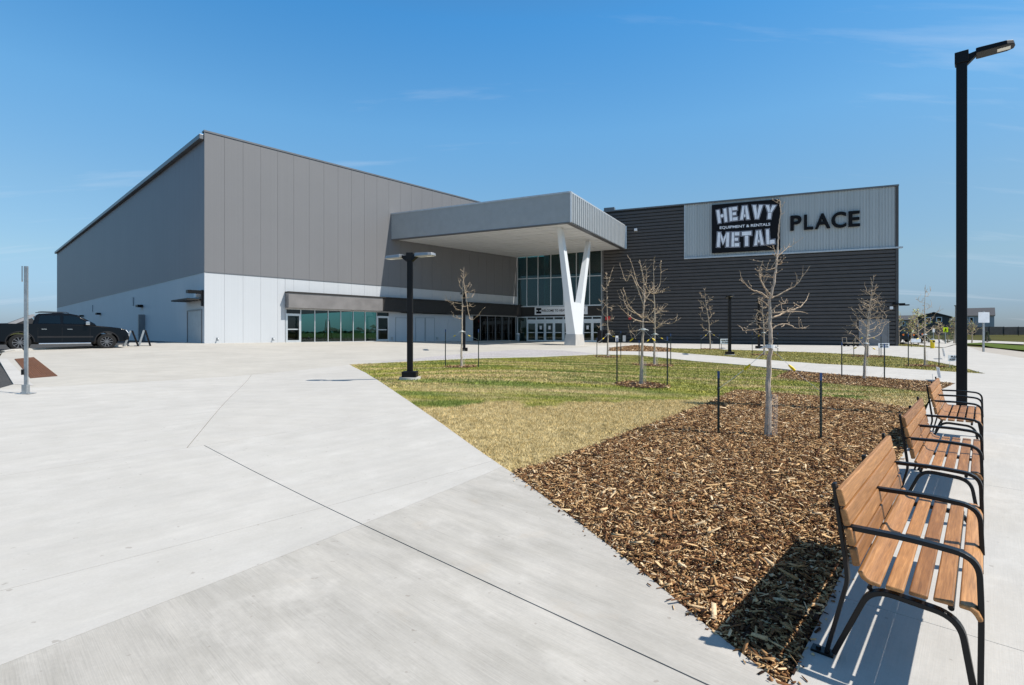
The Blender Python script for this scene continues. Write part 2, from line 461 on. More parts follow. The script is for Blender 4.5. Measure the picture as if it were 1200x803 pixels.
class MB:
    def __init__(s): s.v = []; s.f = []
    def add(s, vs_, fs):
        n = len(s.v); s.v.extend([tuple(p) for p in vs_]); s.f.extend([tuple(i+n for i in f) for f in fs])
        return s
    def hexa(s, p):     # 8 corners: bottom ring 0-3, top ring 4-7
        return s.add(p, [(3, 2, 1, 0), (4, 5, 6, 7), (0, 1, 5, 4), (1, 2, 6, 5), (2, 3, 7, 6), (3, 0, 4, 7)])
    def box(s, x0, x1, y0, y1, z0, z1):
        return s.hexa([(x0, y0, z0), (x1, y0, z0), (x1, y1, z0), (x0, y1, z0), (x0, y0, z1), (x1, y0, z1), (x1, y1, z1), (x0, y1, z1)])
    def tube(s, pts, radii, n=6, cap=True):
        pts = [Vector(p) for p in pts]
        base = len(s.v)
        prev = None
        for i, p in enumerate(pts):
            d = (pts[min(i+1, len(pts)-1)] - pts[max(i-1, 0)])
            if d.length < 1e-9: d = Vector((0, 0, 1))
            d.normalize()
            if prev is None:
                a = d.orthogonal().normalized()
            else:
                a = prev - d*prev.dot(d)
                a = a.normalized() if a.length > 1e-6 else d.orthogonal().normalized()
            prev = a
            b = d.cross(a)
            r = radii[i] if hasattr(radii, '__len__') else radii
            for k in range(n):
                q = 2*math.pi*k/n
                s.v.append(tuple(p + a*(r*math.cos(q)) + b*(r*math.sin(q))))
        for i in range(len(pts)-1):
            for k in range(n):
                k2 = (k+1) % n
                s.f.append((base+i*n+k, base+i*n+k2, base+(i+1)*n+k2, base+(i+1)*n+k))
        if cap:
            s.f.append(tuple(base+k for k in reversed(range(n))))
            s.f.append(tuple(base+(len(pts)-1)*n+k for k in range(n)))
        return s
    def bar(s, pts, w, h, side=(1, 0, 0)):   # rectangular section swept, width w along 'side'
        pts = [Vector(p) for p in pts]; sd = Vector(side).normalized()
        base = len(s.v)
        for i, p in enumerate(pts):
            d = (pts[min(i+1, len(pts)-1)] - pts[max(i-1, 0)]).normalized()
            nrm = d.cross(sd).normalized()
            for a, b in ((-1, -1), (1, -1), (1, 1), (-1, 1)):
                s.v.append(tuple(p + sd*(a*w/2) + nrm*(b*h/2)))
        for i in range(len(pts)-1):
            for k in range(4):
                k2 = (k+1) % 4
                s.f.append((base+i*4+k, base+i*4+k2, base+(i+1)*4+k2, base+(i+1)*4+k))
        s.f.append((base+3, base+2, base+1, base)); e = base+(len(pts)-1)*4
        s.f.append((e, e+1, e+2, e+3))
        return s
    def cyl(s, c, axis, r, L, n=20):
        a = Vector(axis).normalized()
        return s.tube([Vector(c)-a*(L/2), Vector(c)+a*(L/2)], [r, r], n)
    def prism(s, prof, f0, f1):   # prof list of 2d, f0/f1 map 2d to 3d
        n = len(prof)
        v = [f0(*p) for p in prof] + [f1(*p) for p in prof]
        fs = [tuple(range(n))[::-1], tuple(range(n, 2*n))]
        fs += [(i, (i+1) % n, n+(i+1) % n, n+i) for i in range(n)]
        return s.add(v, fs)
    def mesh(s, name, smooth=False, fix=True):
        me = bpy.data.meshes.new(name)
        me.from_pydata(s.v, [], s.f)
        if fix:
            bm = bmesh.new(); bm.from_mesh(me)
            bmesh.ops.recalc_face_normals(bm, faces=bm.faces)
            bm.to_mesh(me); bm.free()
        if smooth:
            me.polygons.foreach_set('use_smooth', [True]*len(me.polygons))
            try: me.set_sharp_from_angle(angle=math.radians(38))
            except Exception: pass
        me.update()
        return me
    def build(s, name, mat, parent=None, local=False, smooth=False, bevel=0.0, seg=2):
        o = link_mesh(name, s.mesh(name, smooth), mat, parent, local)
        if bevel:
            b = o.modifiers.new('bevel', 'BEVEL'); b.width = bevel; b.segments = seg
            b.limit_method = 'ANGLE'; b.angle_limit = math.radians(35)
        return o
def copy_tree(o, parent=None):
    c = o.copy(); COL.objects.link(c)
    WORLD[c] = WORLD[o].copy()
    if parent is not None:
        c.parent = parent
        c.matrix_parent_inverse = o.matrix_parent_inverse.copy()
    for ch in list(o.children):
        copy_tree(ch, c)
    return c

# ------------------------------------------------------------------ ground height (the site rises gently towards the building)
CTRL = np.array([
    (0, 0, 0), (2, 2, 0), (4.5, 5, .01), (-4, 3, .0), (8.4, 9.6, .04), (3.7, 7.4, .05), (-2.9, 14.3, .26), (-6.2, 15, .22),
    (-10.5, 11, .22), (0, 8, .08), (12.75, 30, .30), (-2.8, 30.4, .49), (-24, 27, .78), (-21, 35, .87), (-10, 45, .80), (.6, 58, .66), (5.4, 44, .57),
    (33.4, 44.5, .44), (28, 31, .42), (16, 16, .12), (-12, 22, .48), (115, 115, 1.1), (60, 115, 1.1), (70, 70, .75), (-100, 120, .9),
    (-200, 100, .8), (200, 100, 1.), (200, 0, .5), (-200, -50, .3), (0, -25, 0), (0, 300, .9), (300, 400, 1.0), (-300, 400, .9),
    (20, -10, 0), (-20, -10, 0), (0, 900, .9), (900, 0, .9), (-900, 0, .9), (0, -900, .5), (900, 900, .9), (-900, 900, .9)], float)
def _k(r2): return np.sqrt(r2+16.0)
_d2 = ((CTRL[:, None, :2]-CTRL[None, :, :2])**2).sum(-1)
_n = len(CTRL)
_A = np.zeros((_n+1, _n+1)); _A[:_n, :_n] = -_k(_d2) - np.eye(_n)*0.3; _A[:_n, _n] = 1; _A[_n, :_n] = 1
_w = np.linalg.solve(_A, np.append(CTRL[:, 2], 0))
def zg(x, y):
    x = np.asarray(x, float); y = np.asarray(y, float)
    d2 = (x[..., None]-CTRL[:, 0])**2 + (y[..., None]-CTRL[:, 1])**2
    return np.clip(-_k(d2) @ _w[:_n] + _w[_n], -0.1, 1.4)
def zgf(x, y): return float(zg(np.array([x]), np.array([y]))[0])
F = 600.0; CX = 600.0; HY = 390.0
def gp(px, py):
    """pixel of the photograph -> point of the ground"""
    rx = (px-CX)/F; rz = (HY-py)/F
    y = CAM_H/max(-rz, 1e-4)
    for _ in range(60):
        z = zgf(rx*y, y)
        y = 0.5*y + 0.5*min((CAM_H-z)/max(-rz, 1e-4), 800)
    return Vector((rx*y, y, zgf(rx*y, y)))
def zat(px_y, depth): return CAM_H + (HY-px_y)/F*depth

def pip(poly, x, y):
    inside = np.zeros(len(x), bool); n = len(poly)
    for i in range(n):
        x1, y1 = poly[i][0], poly[i][1]; x2, y2 = poly[(i+1) % n][0], poly[(i+1) % n][1]
        if y1 == y2: continue
        c = ((y1 > y) != (y2 > y)) & (x < (x2-x1)*(y-y1)/(y2-y1)+x1)
        inside ^= c
    return inside
def sheet(name, poly, off, mat, cell=1.5, planes=(), depth=0.0, parent=None, kind='structure'):
    """a piece of ground covering: polygon draped over the terrain; planes = ((p, q, gap), ...) keeps the left of p->q"""
    pts = [Vector((p[0], p[1], 0)) for p in poly]
    tris = tessellate_polygon([pts])
    bm = bmesh.new()
    vs_ = [bm.verts.new(p) for p in pts]
    for t_ in tris:
        try: bm.faces.new([vs_[i] for i in t_])
        except ValueError: pass
    for p, q, gap in planes:
        d = (Vector((q[0], q[1], 0))-Vector((p[0], p[1], 0))).normalized()
        nrm = Vector((-d.y, d.x, 0))
        bmesh.ops.bisect_plane(bm, geom=bm.verts[:]+bm.edges[:]+bm.faces[:], dist=1e-6,
                               plane_co=Vector((p[0], p[1], 0))+nrm*gap, plane_no=-nrm, clear_outer=True)
    if not bm.faces:
        bm.free(); return None
    bmesh.ops.recalc_face_normals(bm, faces=bm.faces)
    xs = [v.co.x for v in bm.verts]; ys = [v.co.y for v in bm.verts]
    def lines(a, b):
        out = []; k = math.floor(a/cell)+1
        while k*cell < b:
            x = k*cell
            if abs(x) < 70 or k % 8 == 0: out.append(x)
            k += 1
        return out
    for x in lines(min(xs), max(xs)):
        bmesh.ops.bisect_plane(bm, geom=bm.verts[:]+bm.edges[:]+bm.faces[:], dist=1e-6, plane_co=(x, 0, 0), plane_no=(1, 0, 0))
    for y in lines(min(ys), max(ys)):
        bmesh.ops.bisect_plane(bm, geom=bm.verts[:]+bm.edges[:]+bm.faces[:], dist=1e-6, plane_co=(0, y, 0), plane_no=(0, 1, 0))
    bmesh.ops.remove_doubles(bm, verts=bm.verts[:], dist=1e-5)
    co = np.array([v.co[:] for v in bm.verts])
    z = zg(co[:, 0], co[:, 1]) + off
    for v, zz in zip(bm.verts, z): v.co.z = zz
    for f in bm.faces:
        f.normal_update()
        if f.normal.z < 0: f.normal_flip()
    if depth:
        be = [e for e in bm.edges if e.is_boundary]
        r = bmesh.ops.extrude_edge_only(bm, edges=be)
        for g in r['geom']:
            if isinstance(g, bmesh.types.BMVert): g.co.z -= depth
    me = bpy.data.meshes.new(name); bm.to_mesh(me); bm.free()
    o = link_mesh(name, me, mat, parent)
    if parent is None and kind: o['kind'] = kind
    return o
# ================================================================== the ground
def g2(*pp): return [gp(*p)[:2] for p in pp]
# terrain to the horizon
ax = sorted(set([-3000, -1800, -1000, -600, -400, -250, -160, -110] + list(range(-80, 81, 2)) + [110, 160, 250, 400, 600, 1000, 1800, 3000]))
ay = sorted(set([-3000, -1000, -400, -150, -80, -40] + list(range(-20, 121, 2)) + [140, 170, 220, 300, 400, 600, 1000, 1800, 3000]))
XX, YY = np.meshgrid(np.array(ax, float), np.array(ay, float))
ZZ = zg(XX, YY) - 0.14
tv = np.stack([XX.ravel(), YY.ravel(), ZZ.ravel()], 1)
nx = len(ax)
tf = [(j*nx+i, j*nx+i+1, (j+1)*nx+i+1, (j+1)*nx+i) for j in range(len(ay)-1) for i in range(nx-1)]
me = bpy.data.meshes.new('ground'); me.from_pydata(tv.tolist(), [], tf)
tag(link_mesh('ground', me, 'meadow'), kind='structure')

LAWN_L = [(603, 556), (560, 527), (520, 498), (480, 470.5), (462, 458.5), (445, 447), (428, 436.5), (409, 427)]
LAWN_TOP = [(409, 427), (472, 424), (562, 420), (628, 418.6), (700, 415.6)]
BED_L = [(921, 806), (830, 735), (770, 684), (720, 644), (660, 598.5), (603, 556)]
BED_TOP = [(600, 552), (632, 544), (665, 532), (700, 521), (731, 508), (774, 493), (800, 483), (827, 474), (850, 462), (864, 457), (905, 460.5), (950, 464), (1000, 468), (1068, 479)]
BED_R = [(1082, 488), (1043, 560), (1002, 638), (962, 722), (921, 806)]
PATH_LOW = [(700, 415.6), (744, 416), (812, 423), (880, 428.5), (960, 437), (1040, 443), (1120, 449)]
PATH_UP = [(712, 411.6), (730, 411.6), (784, 412.5), (852, 418), (880, 420.4), (960, 426.4), (1014, 429), (1120, 436)]
L2_UP = [(788, 408.3), (820, 409), (880, 410.6), (960, 413.4), (1040, 417), (1080, 421)]

# the joint lines of the plaza (world)
jb = g2((243, 524), (830, 803)); ja = g2((0, 780), (575, 553)); jc = g2((0, 693), (560, 545)); je = g2((0, 558), (219, 525)); jd = g2((219, 525), (297, 436))
jf = g2((130, 449.5), (412, 427.5))
P0 = Vector((-21.0, 35.0)); U = Vector((0.677, 0.736)); V = Vector((-0.736, 0.677))
# north forecourt + plaza left of the lawn, one outline
plaza_outline = g2(*BED_L[:-1]) + g2(*LAWN_L) + g2(*LAWN_TOP[1:]) + g2((712, 411.6), (714, 407.5), (745, 404.5)) + \
    [(15.5, 53.5), (3, 62), (-2, 60), (-21.5, 37.2), (-28, 37.5)] + g2((150, 405.6), (72, 408.5), (15, 411.2), (3, 413.5), (-2, 420.5), (16, 450.5), (0, 455), (-70, 480)) + \
    [(-22, 6), (-30, -25), (1.3, -25)]
def L(j, gap=0.003): return (j[0], j[1], gap)
def R(j, gap=0.003): return (j[1], j[0], gap)
pl = empty('plaza_pavement', (0, 0, 0)); tag(pl, kind='structure')
def slab(mat, *planes):
    o = sheet('slab', plaza_outline, 0.0, mat, 2.0, planes, 0.10, pl)
    return o
BG = 0.0055
for side, gap in ((L, BG), (R, BG)):
    slab('concrete_broom', R(ja), side(jb, gap))
    slab('concrete_white', L(ja), R(jc, .0035), side(jb, gap))
    slab('concrete_white', L(jc, .0035), R(je, .0035), side(jb, gap))
slab('concrete_white', L(je, .0035), L(jd, .006), R(jf, .002))
slab('concrete_light', L(je, .0035), R(jd, .006), R(jf, .002))
slab('concrete_far', L(je, .002), L(jf, .002))
# right plaza with the bench pad
rp = empty('bench_plaza', (4, 3, 0)); tag(rp, kind='structure')
r_out = g2(*BED_R[::-1]) + g2((1093, 461), (1120, 449), (1120, 436), (1154, 438), (1122, 429), (1080, 421), (1105, 408), (1118, 404.5), (1130, 404.5), (1140, 408.5), (1152, 412.5), (1200, 420)) + \
    [(60, 28), (60, -25), (1.31, -25)]
F1 = Vector((1.99, 2.17))
def cross(t):
    a = F1 + U*t
    return ((a - V*5)[:], (a + V*5)[:])
cuts = [cross(t) for t in (-2.6, 0.75, 4.3, 8.2)]
for i in range(len(cuts)+1):
    planes = []
    if i > 0: planes.append((cuts[i-1][1], cuts[i-1][0], .002))
    if i < len(cuts): planes.append((cuts[i][0], cuts[i][1], .002))
    sheet('slab', r_out, 0.0, 'concrete_pad' if i < 4 else 'concrete_light', 2.0, planes, 0.10, rp)
pw = empty('footpath', gp(900, 428)); tag(pw, kind='structure')
p_out = g2(*PATH_LOW) + g2(*PATH_UP[::-1])
ps = [g2((712, 411), (700, 416)), g2((790, 412), (765, 419)), g2((868, 418), (850, 428)), g2((950, 424), (935, 437)), g2((1040, 428), (1030, 446)), g2((1121, 435), (1121, 450))]
for i in range(5):
    a, b = ps[i], ps[i+1]
    sheet('slab', p_out, 0.0, 'concrete_white', 2.0, [(a[0], a[1], .003), (b[1], b[0], .003)], 0.10, pw)
sw = empty('facade_sidewalk', gp(900, 408)); tag(sw, kind='structure')
s_out = g2((745, 404.5), *L2_UP) + g2((1105, 408), (1080, 406.8), (1051, 405.3)) + [(34.2, 45.6), (15.5, 53.5)]
sheet('slab', s_out, 0.0, 'concrete_white', 2.0, [], 0.10, sw)
ag = sheet('aggregate_paving', g2((440, 424.6), (480, 421), (562, 413), (610, 409.6), (661, 411), (698, 414.6), (628, 417.6), (562, 419), (472, 423)), 0.004, 'aggregate', 2.0)

# asphalt parking left and behind
asp = [(-2, 39)] + g2((170, 404.0), (72, 407.5), (15, 410), (-10, 415), (18, 449), (2, 456.5), (-70, 482)) + [(-23, 5.5), (-31, -26), (-90, -26), (-150, 60), (-140, 130), (-80, 118), (-60, 70), (-22, 36)]
sheet('parking_lot', asp[1:], -0.025, 'asphalt', 4.0)
# concrete gutter and kerb beside the tactile plate
gut = g2((-2, 420.5), (8, 420.5), (40, 452), (16, 450.5))
sheet('kerb_strip', gut, 0.005, 'kerb_concrete', 2.0)
kb = MB()
kpts = [gp(*p) for p in ((-30, 413.2), (2, 413.4), (15, 411.4), (72, 408.7), (150, 405.8))]
kb.bar([p + Vector((0, 0, 0.02)) for p in kpts], 0.16, 0.14, (0.68, 0.73, 0))
tag(kb.build('kerb', 'kerb_concrete', bevel=0.03), kind='structure')

# lawns
lawn1 = g2(*LAWN_L) + g2(*LAWN_TOP[1:]) + g2(*PATH_LOW[1:4]) + g2((925, 434.5), (909, 441.6), (960, 448), (1040, 454), (1092, 460), (1086, 472)) + g2(*BED_TOP[::-1])
lawn2 = g2(*L2_UP, (1122, 429), (1154, 438)) + g2(*PATH_UP[:1:-1])
lawn3 = g2((1046, 402.6), (1060, 403.2), (1085, 405), (1105, 408), (1080, 406.8), (1050, 405.3))
bed1 = g2(*BED_L[:-1], (603, 556), *BED_TOP, *BED_R[:-1])
bed2 = g2((909, 441.6), (925, 434.5), (960, 437), (1040, 443), (1120, 449), (1094, 460.5), (1092, 460), (1040, 454), (960, 448))
bed3 = g2((714, 407.5), (745, 404.5), (788, 408.3), (784, 412.5), (730, 411.6), (714, 411.3))
tag(sheet('lawn', lawn1, -0.025, 'lawn_base', 1.5), kind='structure')
tag(sheet('strip_lawn', lawn2, -0.025, 'lawn_base_far', 2.0), kind='structure')
tag(sheet('corner_lawn', lawn3, -0.025, 'lawn_base_far', 2.0), kind='structure')
sheet('planting_bed', bed1, -0.035, 'mulch_base', 1.0)
sheet('path_bed', bed2, -0.03, 'mulch_base', 1.0)
sheet('facade_bed', bed3, -0.03, 'mulch_far', 2.0)
# soil edging under the pavement edge shows as the terrain sheet; far right verge, road and yard
sheet('road', g2((1132, 405.5), (1142, 409.2), (1153, 413), (1200, 420.4)) + [(60, 28.6), (70, 36)] + g2((1200, 412), (1165, 408)), -0.03, 'concrete_road', 3.0)
sheet('verge', g2((1118, 402.5), (1150, 404), (1165, 407), (1200, 410)) + [(75, 40), (75, 50)] + g2((1200, 405), (1150, 401.5)), -0.02, 'verge', 3.0)
sheet('far_pavement', g2((1052, 400.4), (1062, 402), (1106, 407), (1117, 403.6), (1150, 401.2), (1200, 403.2), (1200, 400.8), (1140, 398.4), (1052, 397)), -0.03, 'concrete_light', 4.0)

def rand_in(poly, n):
    a = np.array([p[:2] for p in poly]); lo = a.min(0); hi = a.max(0)
    out = []; got = 0
    while got < n:
        p = lo + RNG.random((n*2, 2))*(hi-lo)
        p = p[pip(poly, p[:, 0], p[:, 1])]
        out.append(p); got += len(p)
    return np.concatenate(out)[:n]
def area(poly):
    a = np.array([p[:2] for p in poly]); b = np.roll(a, -1, 0)
    return abs((a[:, 0]*b[:, 1]-a[:, 1]*b[:, 0]).sum())/2
def fast_mesh(name, verts, polys, k):
    me = bpy.data.meshes.new(name)
    nv = len(verts); nf = len(polys)
    me.vertices.add(nv); me.vertices.foreach_set('co', verts.astype(np.float32).ravel())
    me.loops.add(nf*k); me.loops.foreach_set('vertex_index', polys.astype(np.int32).ravel())
    me.polygons.add(nf); me.polygons.foreach_set('loop_start', np.arange(nf, dtype=np.int32)*k)
    me.update(calc_edges=True); me.validate()
    return me
def blades(name, pts, h, w, mat, off=-0.02, label=None):
    n = len(pts)
    z = zg(pts[:, 0], pts[:, 1]) + off
    ang = RNG.random(n)*2*np.pi; hh = h*(0.5+RNG.random(n)); ww = w*(0.6+0.8*RNG.random(n))
    lean = RNG.normal(0, 0.55, (n, 2))*hh[:, None]
    d = np.stack([np.cos(ang), np.sin(ang)], 1)
    v = np.zeros((n, 3, 3))
    v[:, 0, :2] = pts-d*ww[:, None]/2; v[:, 1, :2] = pts+d*ww[:, None]/2; v[:, 2, :2] = pts+lean
    v[:, 0, 2] = z; v[:, 1, 2] = z; v[:, 2, 2] = z+hh
    o = link_mesh(name, fast_mesh(name, v.reshape(-1, 3), np.arange(n*3).reshape(n, 3), 3), mat)
    tag(o, label, 'grass', kind='stuff')
    return o
rings = []      # filled by the trees: (x, y, radius)

def chips(name, pts, lmin, lmax, wmin, wmax, zmax, label, off=-0.03, tilt=0.3, cat='mulch'):
    n = len(pts)
    z = zg(pts[:, 0], pts[:, 1]) + off + RNG.random(n)*zmax
    a = RNG.random(n)*2*np.pi; t1 = RNG.normal(0, tilt, n); t2 = RNG.normal(0, tilt*1.3, n)
    l = (lmin+(lmax-lmin)*RNG.random(n)**2.2)/2; w = (wmin+(wmax-wmin)*RNG.random(n)**1.6)/2; th = (0.002+0.005*RNG.random(n))/2
    w = np.minimum(w, l*0.8)
    ex = np.stack([np.cos(a)*np.cos(t1), np.sin(a)*np.cos(t1), np.sin(t1)], 1)
    ey0 = np.stack([-np.sin(a), np.cos(a), np.zeros(n)], 1)
    ez0 = np.cross(ex, ey0)
    ey = ey0*np.cos(t2)[:, None]+ez0*np.sin(t2)[:, None]
    ez = np.cross(ex, ey)
    c = np.stack([pts[:, 0], pts[:, 1], z], 1)
    v = np.zeros((n, 8, 3))
    sx = np.array([-1, 1, 1, -1, -1, 1, 1, -1]); sy = np.array([-1, -1, 1, 1, -1, -1, 1, 1]); sz = np.array([-1]*4+[1]*4)
    jit = 1+RNG.uniform(-0.45, 0.25, (n, 8))
    for k in range(8):
        v[:, k] = c + ex*(l*sx[k]*jit[:, k])[:, None] + ey*(w*sy[k]*jit[:, (k*3+1) % 8])[:, None] + ez*(th*sz[k])[:, None]
    q = np.array([(4, 5, 6, 7), (0, 1, 5, 4), (1, 2, 6, 5), (2, 3, 7, 6), (3, 0, 4, 7)])
    f = (np.arange(n)[:, None, None]*8 + q[None]).reshape(-1, 4)
    o = link_mesh(name, fast_mesh(name, v.reshape(-1, 3), f, 4), 'bark_chips')
    tag(o, label, cat, kind='stuff')
    return o
# ================================================================== the arena building
NF = Vector((0.736, -0.677)); NL = Vector((-0.677, -0.736))
def meet(P, d, px):
    """distance along wall (P, d) where the ray of pixel column px meets it"""
    rx = (px-CX)/F
    return (rx*P.y - P.x)/(d.x - rx*d.y)
def onw(P, d, px, py):
    s = meet(P, d, px); y = P.y + d.y*s
    return s, zat(py, y)
G0 = P0 + U*meet(P0, U, 606)
Wd = Vector((0.926, -0.378)); NW = Vector((-0.378, -0.926))
class Wall:
    def __init__(s, P, d, n): s.P, s.d, s.n = P, d, n
    def pt(s, a, o, z):
        q = s.P + s.d*a + s.n*o
        return Vector((q.x, q.y, z))
    def box(s, mb, a0, a1, z0, z1, o0, o1, z0b=None, z1b=None):
        z0b = z0 if z0b is None else z0b; z1b = z1 if z1b is None else z1b
        return mb.hexa([s.pt(a0, o0, z0), s.pt(a1, o0, z0b), s.pt(a1, o1, z0b), s.pt(a0, o1, z0), s.pt(a0, o0, z1), s.pt(a1, o0, z1b), s.pt(a1, o1, z1b), s.pt(a0, o1, z1)])
    def on(s, px, py): return onw(s.P, s.d, px, py)
    def x(s, px): return meet(s.P, s.d, px)
FW = Wall(P0, U, NF); LW = Wall(P0, V, NL); WW = Wall(G0, Wd, NW)
bl = empty('arena_building', (P0.x, P0.y, 0.8))
tag(bl, 'large grey and white sports arena with a canopied glass entrance', 'building')
def bpart(name, mb, mat, parent=None, **k): return mb.build(name, mat, parent or bl, **k)
FLOOR = 0.62
ZT = FW.on(244, 154)[1]              # top of the front parapet
ZB = FW.on(240, 319)[1]              # line between grey and white panels
LEN_F = FW.x(606); LEN_L = LW.x(67); END_W = WW.x(1050)
print('ARENA', ZT, ZB, LEN_F, LEN_L, END_W, G0)

# --- front wall: backing plus separate panels
sA = FW.x(334); zAt = FW.on(334, 343.5)[1]; zAb = FW.on(334, 361)[1]
m = MB(); FW.box(m, 0.02, LEN_F, zAb, ZT-0.05, -0.35, -0.03); FW.box(m, 0.02, sA-.02, -.3, zAb-.002, -.35, -.03); FW.box(m, FW.x(456)+.04, FW.x(554)-.05, -.3, zAb-.002, -.35, -.03)
fw = bpart('front_wall', m, 'band_dark')
up = MB(); 
wP = LEN_F/26
pan = {}
def panel(kind, i, a0, a1, z0, z1, mat):
    key = (kind, round(a1-a0, 3), round(z1-z0, 3))
    if key not in pan:
        m = MB(); m.box(0.006, a1-a0-0.006, -0.02, 0.03, 0, z1-z0)
        me = m.mesh('panel'); me.materials.append(MAT[mat]); pan[key] = me
    o = bpy.data.objects.new('panel', pan[key]); COL.objects.link(o)
    o.parent = fw; o.matrix_parent_inverse = Matrix.Identity(4)
    p = FW.pt(a0, 0, z0)
    mw = Matrix(((U.x, V.x, 0, p.x), (U.y, V.y, 0, p.y), (0, 0, 1, p.z), (0, 0, 0, 1)))
    o.matrix_basis = mw
    WORLD[o] = mw
for i in range(26):
    a0, a1 = i*wP, (i+1)*wP
    panel('u', i, a0, a1, ZB+0.03, ZT-0.12, 'wall_grey')
for i in range(26):
    a0, a1 = i*wP, (i+1)*wP
    if a1 <= sA+0.05: panel('w', i, a0, a1, -0.1, ZB-0.02, 'wall_white')
    elif a0 < sA:
        panel('w', i, a0, sA-0.003, -0.1, ZB-0.02, 'wall_white'); panel('w', i, sA+0.003, a1, zAb-0.1, ZB-0.02, 'wall_white')
    else: panel('w', i, a0, a1, zAb-0.1, ZB-0.02, 'wall_white')
bpart('coping', FW.box(MB(), -0.06, LEN_F, ZT-0.1, ZT+0.02, -0.40, 0.06), 'coping')
bpart('drip_edge', FW.box(MB(), -0.03, LEN_F, ZB-0.015, ZB+0.025, -0.02, 0.05), 'coping')
bpart('corner_trim', FW.box(MB(), -0.035, 0.004, -0.2, ZB-.02, -0.03, 0.035), 'wall_white')
bpart('corner_trim', FW.box(MB(), -0.035, 0.004, ZB+.03, ZT-0.1, -0.03, 0.035), 'wall_grey')
# lower wall to the right of the storefront
sE = FW.x(456)
for a, b in ((FW.x(456), FW.x(554)),):
    n = 6
    for k in range(n):
        w0 = a+(b-a)*k/n; panel('lw', k, w0, w0+(b-a)/n, -0.1, zAb+0.3, 'wall_white')
# awning in two pieces; the dark one towards the entrance has the canopy's shade in its colour
def zl(px, py): return FW.on(px, py)[1]
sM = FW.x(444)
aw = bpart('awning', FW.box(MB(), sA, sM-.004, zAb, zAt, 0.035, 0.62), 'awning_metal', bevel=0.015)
bpart('awning_painted_shade', FW.box(MB(), sM, LEN_F, zAb, zAt, 0.035, 0.60), 'band_dark', bevel=0.015)
bpart('awning_cap', FW.box(MB(), sA-0.03, LEN_F, zAt+0.002, zAt+0.10, 0.037, 0.68), 'band_dark', aw)
# storefront
def door_leaf(wall, a0, a1, z0, z1, o, parent, glassy='glass_dark', mat='mullion'):
    d = empty('door', (0, 0, 0)) if False else None
    m = MB()
    t = 0.085*(a1-a0)/0.9
    wall.box(m, a0, a0+t, z0, z1, o, o+.07); wall.box(m, a1-t, a1, z0, z1, o, o+.07)
    wall.box(m, a0+t, a1-t, z0, z0+.18, o, o+.07); wall.box(m, a0+t, a1-t, z1-.11, z1, o, o+.07)
    wall.box(m, a0+t, a1-t, z0+.98, z0+1.06, o+.005, o+.065)
    ob = m.build('door', mat, parent)
    g = MB(); wall.box(g, a0+t, a1-t, z0+.18, z1-.11, o+.03, o+.036); g.build('pane', glassy, ob)
    h = MB(); wall.box(h, a1-t*1.9, a1-t*1.5, z0+.85, z0+1.25, o+.075, o+.115); h.build('handle', 'black_metal', ob)
    return ob
zS = zl(345, 401.2); zSt = zAb-0.002
sf = bpart('storefront', FW.box(MB(), sA, FW.x(456), zSt-0.08, zSt, -0.08, 0.0), 'mullion')
xs = [335, 352.5, 369, 384.6, 399.4, 414, 428, 441.5, 456]
ss = [FW.x(x) for x in xs]
for s_ in ss:
    FWb = FW.box(MB(), s_-.03, s_+.03, zS-.1, zSt-.085, -0.08, 0.004); FWb.build('mullion', 'mullion', sf)
for i in range(8):
    a0, a1 = ss[i]+.032, ss[i+1]-.032
    if i in (0, 7):
        zd = zS+2.15
        door_leaf(FW, a0, a1, zS-.02, zd, -0.06, sf)
        FW.box(MB(), a0, a1, zd+.002, zd+.06, -0.07, 0.0).build('transom', 'mullion', sf)
        FW.box(MB(), a0, a1, zd+.062, zSt-.085, -.04, -.034).build('pane', 'glass_dark', sf)
    else:
        FW.box(MB(), a0, a1, zS+.02, zSt-.085, -.04, -.034).build('pane', 'glass_teal', sf)
        FW.box(MB(), a0, a1, zS-.05, zS+.018, -.07, 0.0).build('sill', 'mullion', sf)
# grey service doors
for x0, x1 in ((463, 477.5), (486.4, 497.7), (498, 509)):
    a0, a1 = FW.x(x0), FW.x(x1); z1 = zl((x0+x1)/2, 372.2)
    d = bpart('door', FW.box(MB(), a0+.06, a1-.06, 0.3, z1-.06, .0, .05), 'wall_white')
    FW.box(MB(), a0, a0+.057, 0.3, z1, .031, .075).build('frame', 'door_grey', d); FW.box(MB(), a1-.057, a1, 0.3, z1, .031, .075).build('frame', 'door_grey', d)
    FW.box(MB(), a0+.058, a1-.058, z1-.057, z1, .031, .075).build('frame', 'door_grey', d)
for x in (254.5, 319.5):
    s_ = FW.x(x); z = zl(x, 397); hb = MB(); FW.box(hb, s_-.05, s_+.05, z-.06, z+.08, .031, .08)
    hb.tube([FW.pt(s_, .08, z+.03), FW.pt(s_, .2, z+.03), FW.pt(s_-.02, .26, z-.05), FW.pt(s_-.02, .26, z-.16)], .035, 8); bpart('hose_bib', hb, 'galvanised')
for x in (459, 512):
    s_ = FW.x(x); z = zl(x, 396.5); bpart('hose_bib', FW.box(MB(), s_-.09, s_+.09, z-.12, z+.12, .031, .1), 'galvanised')
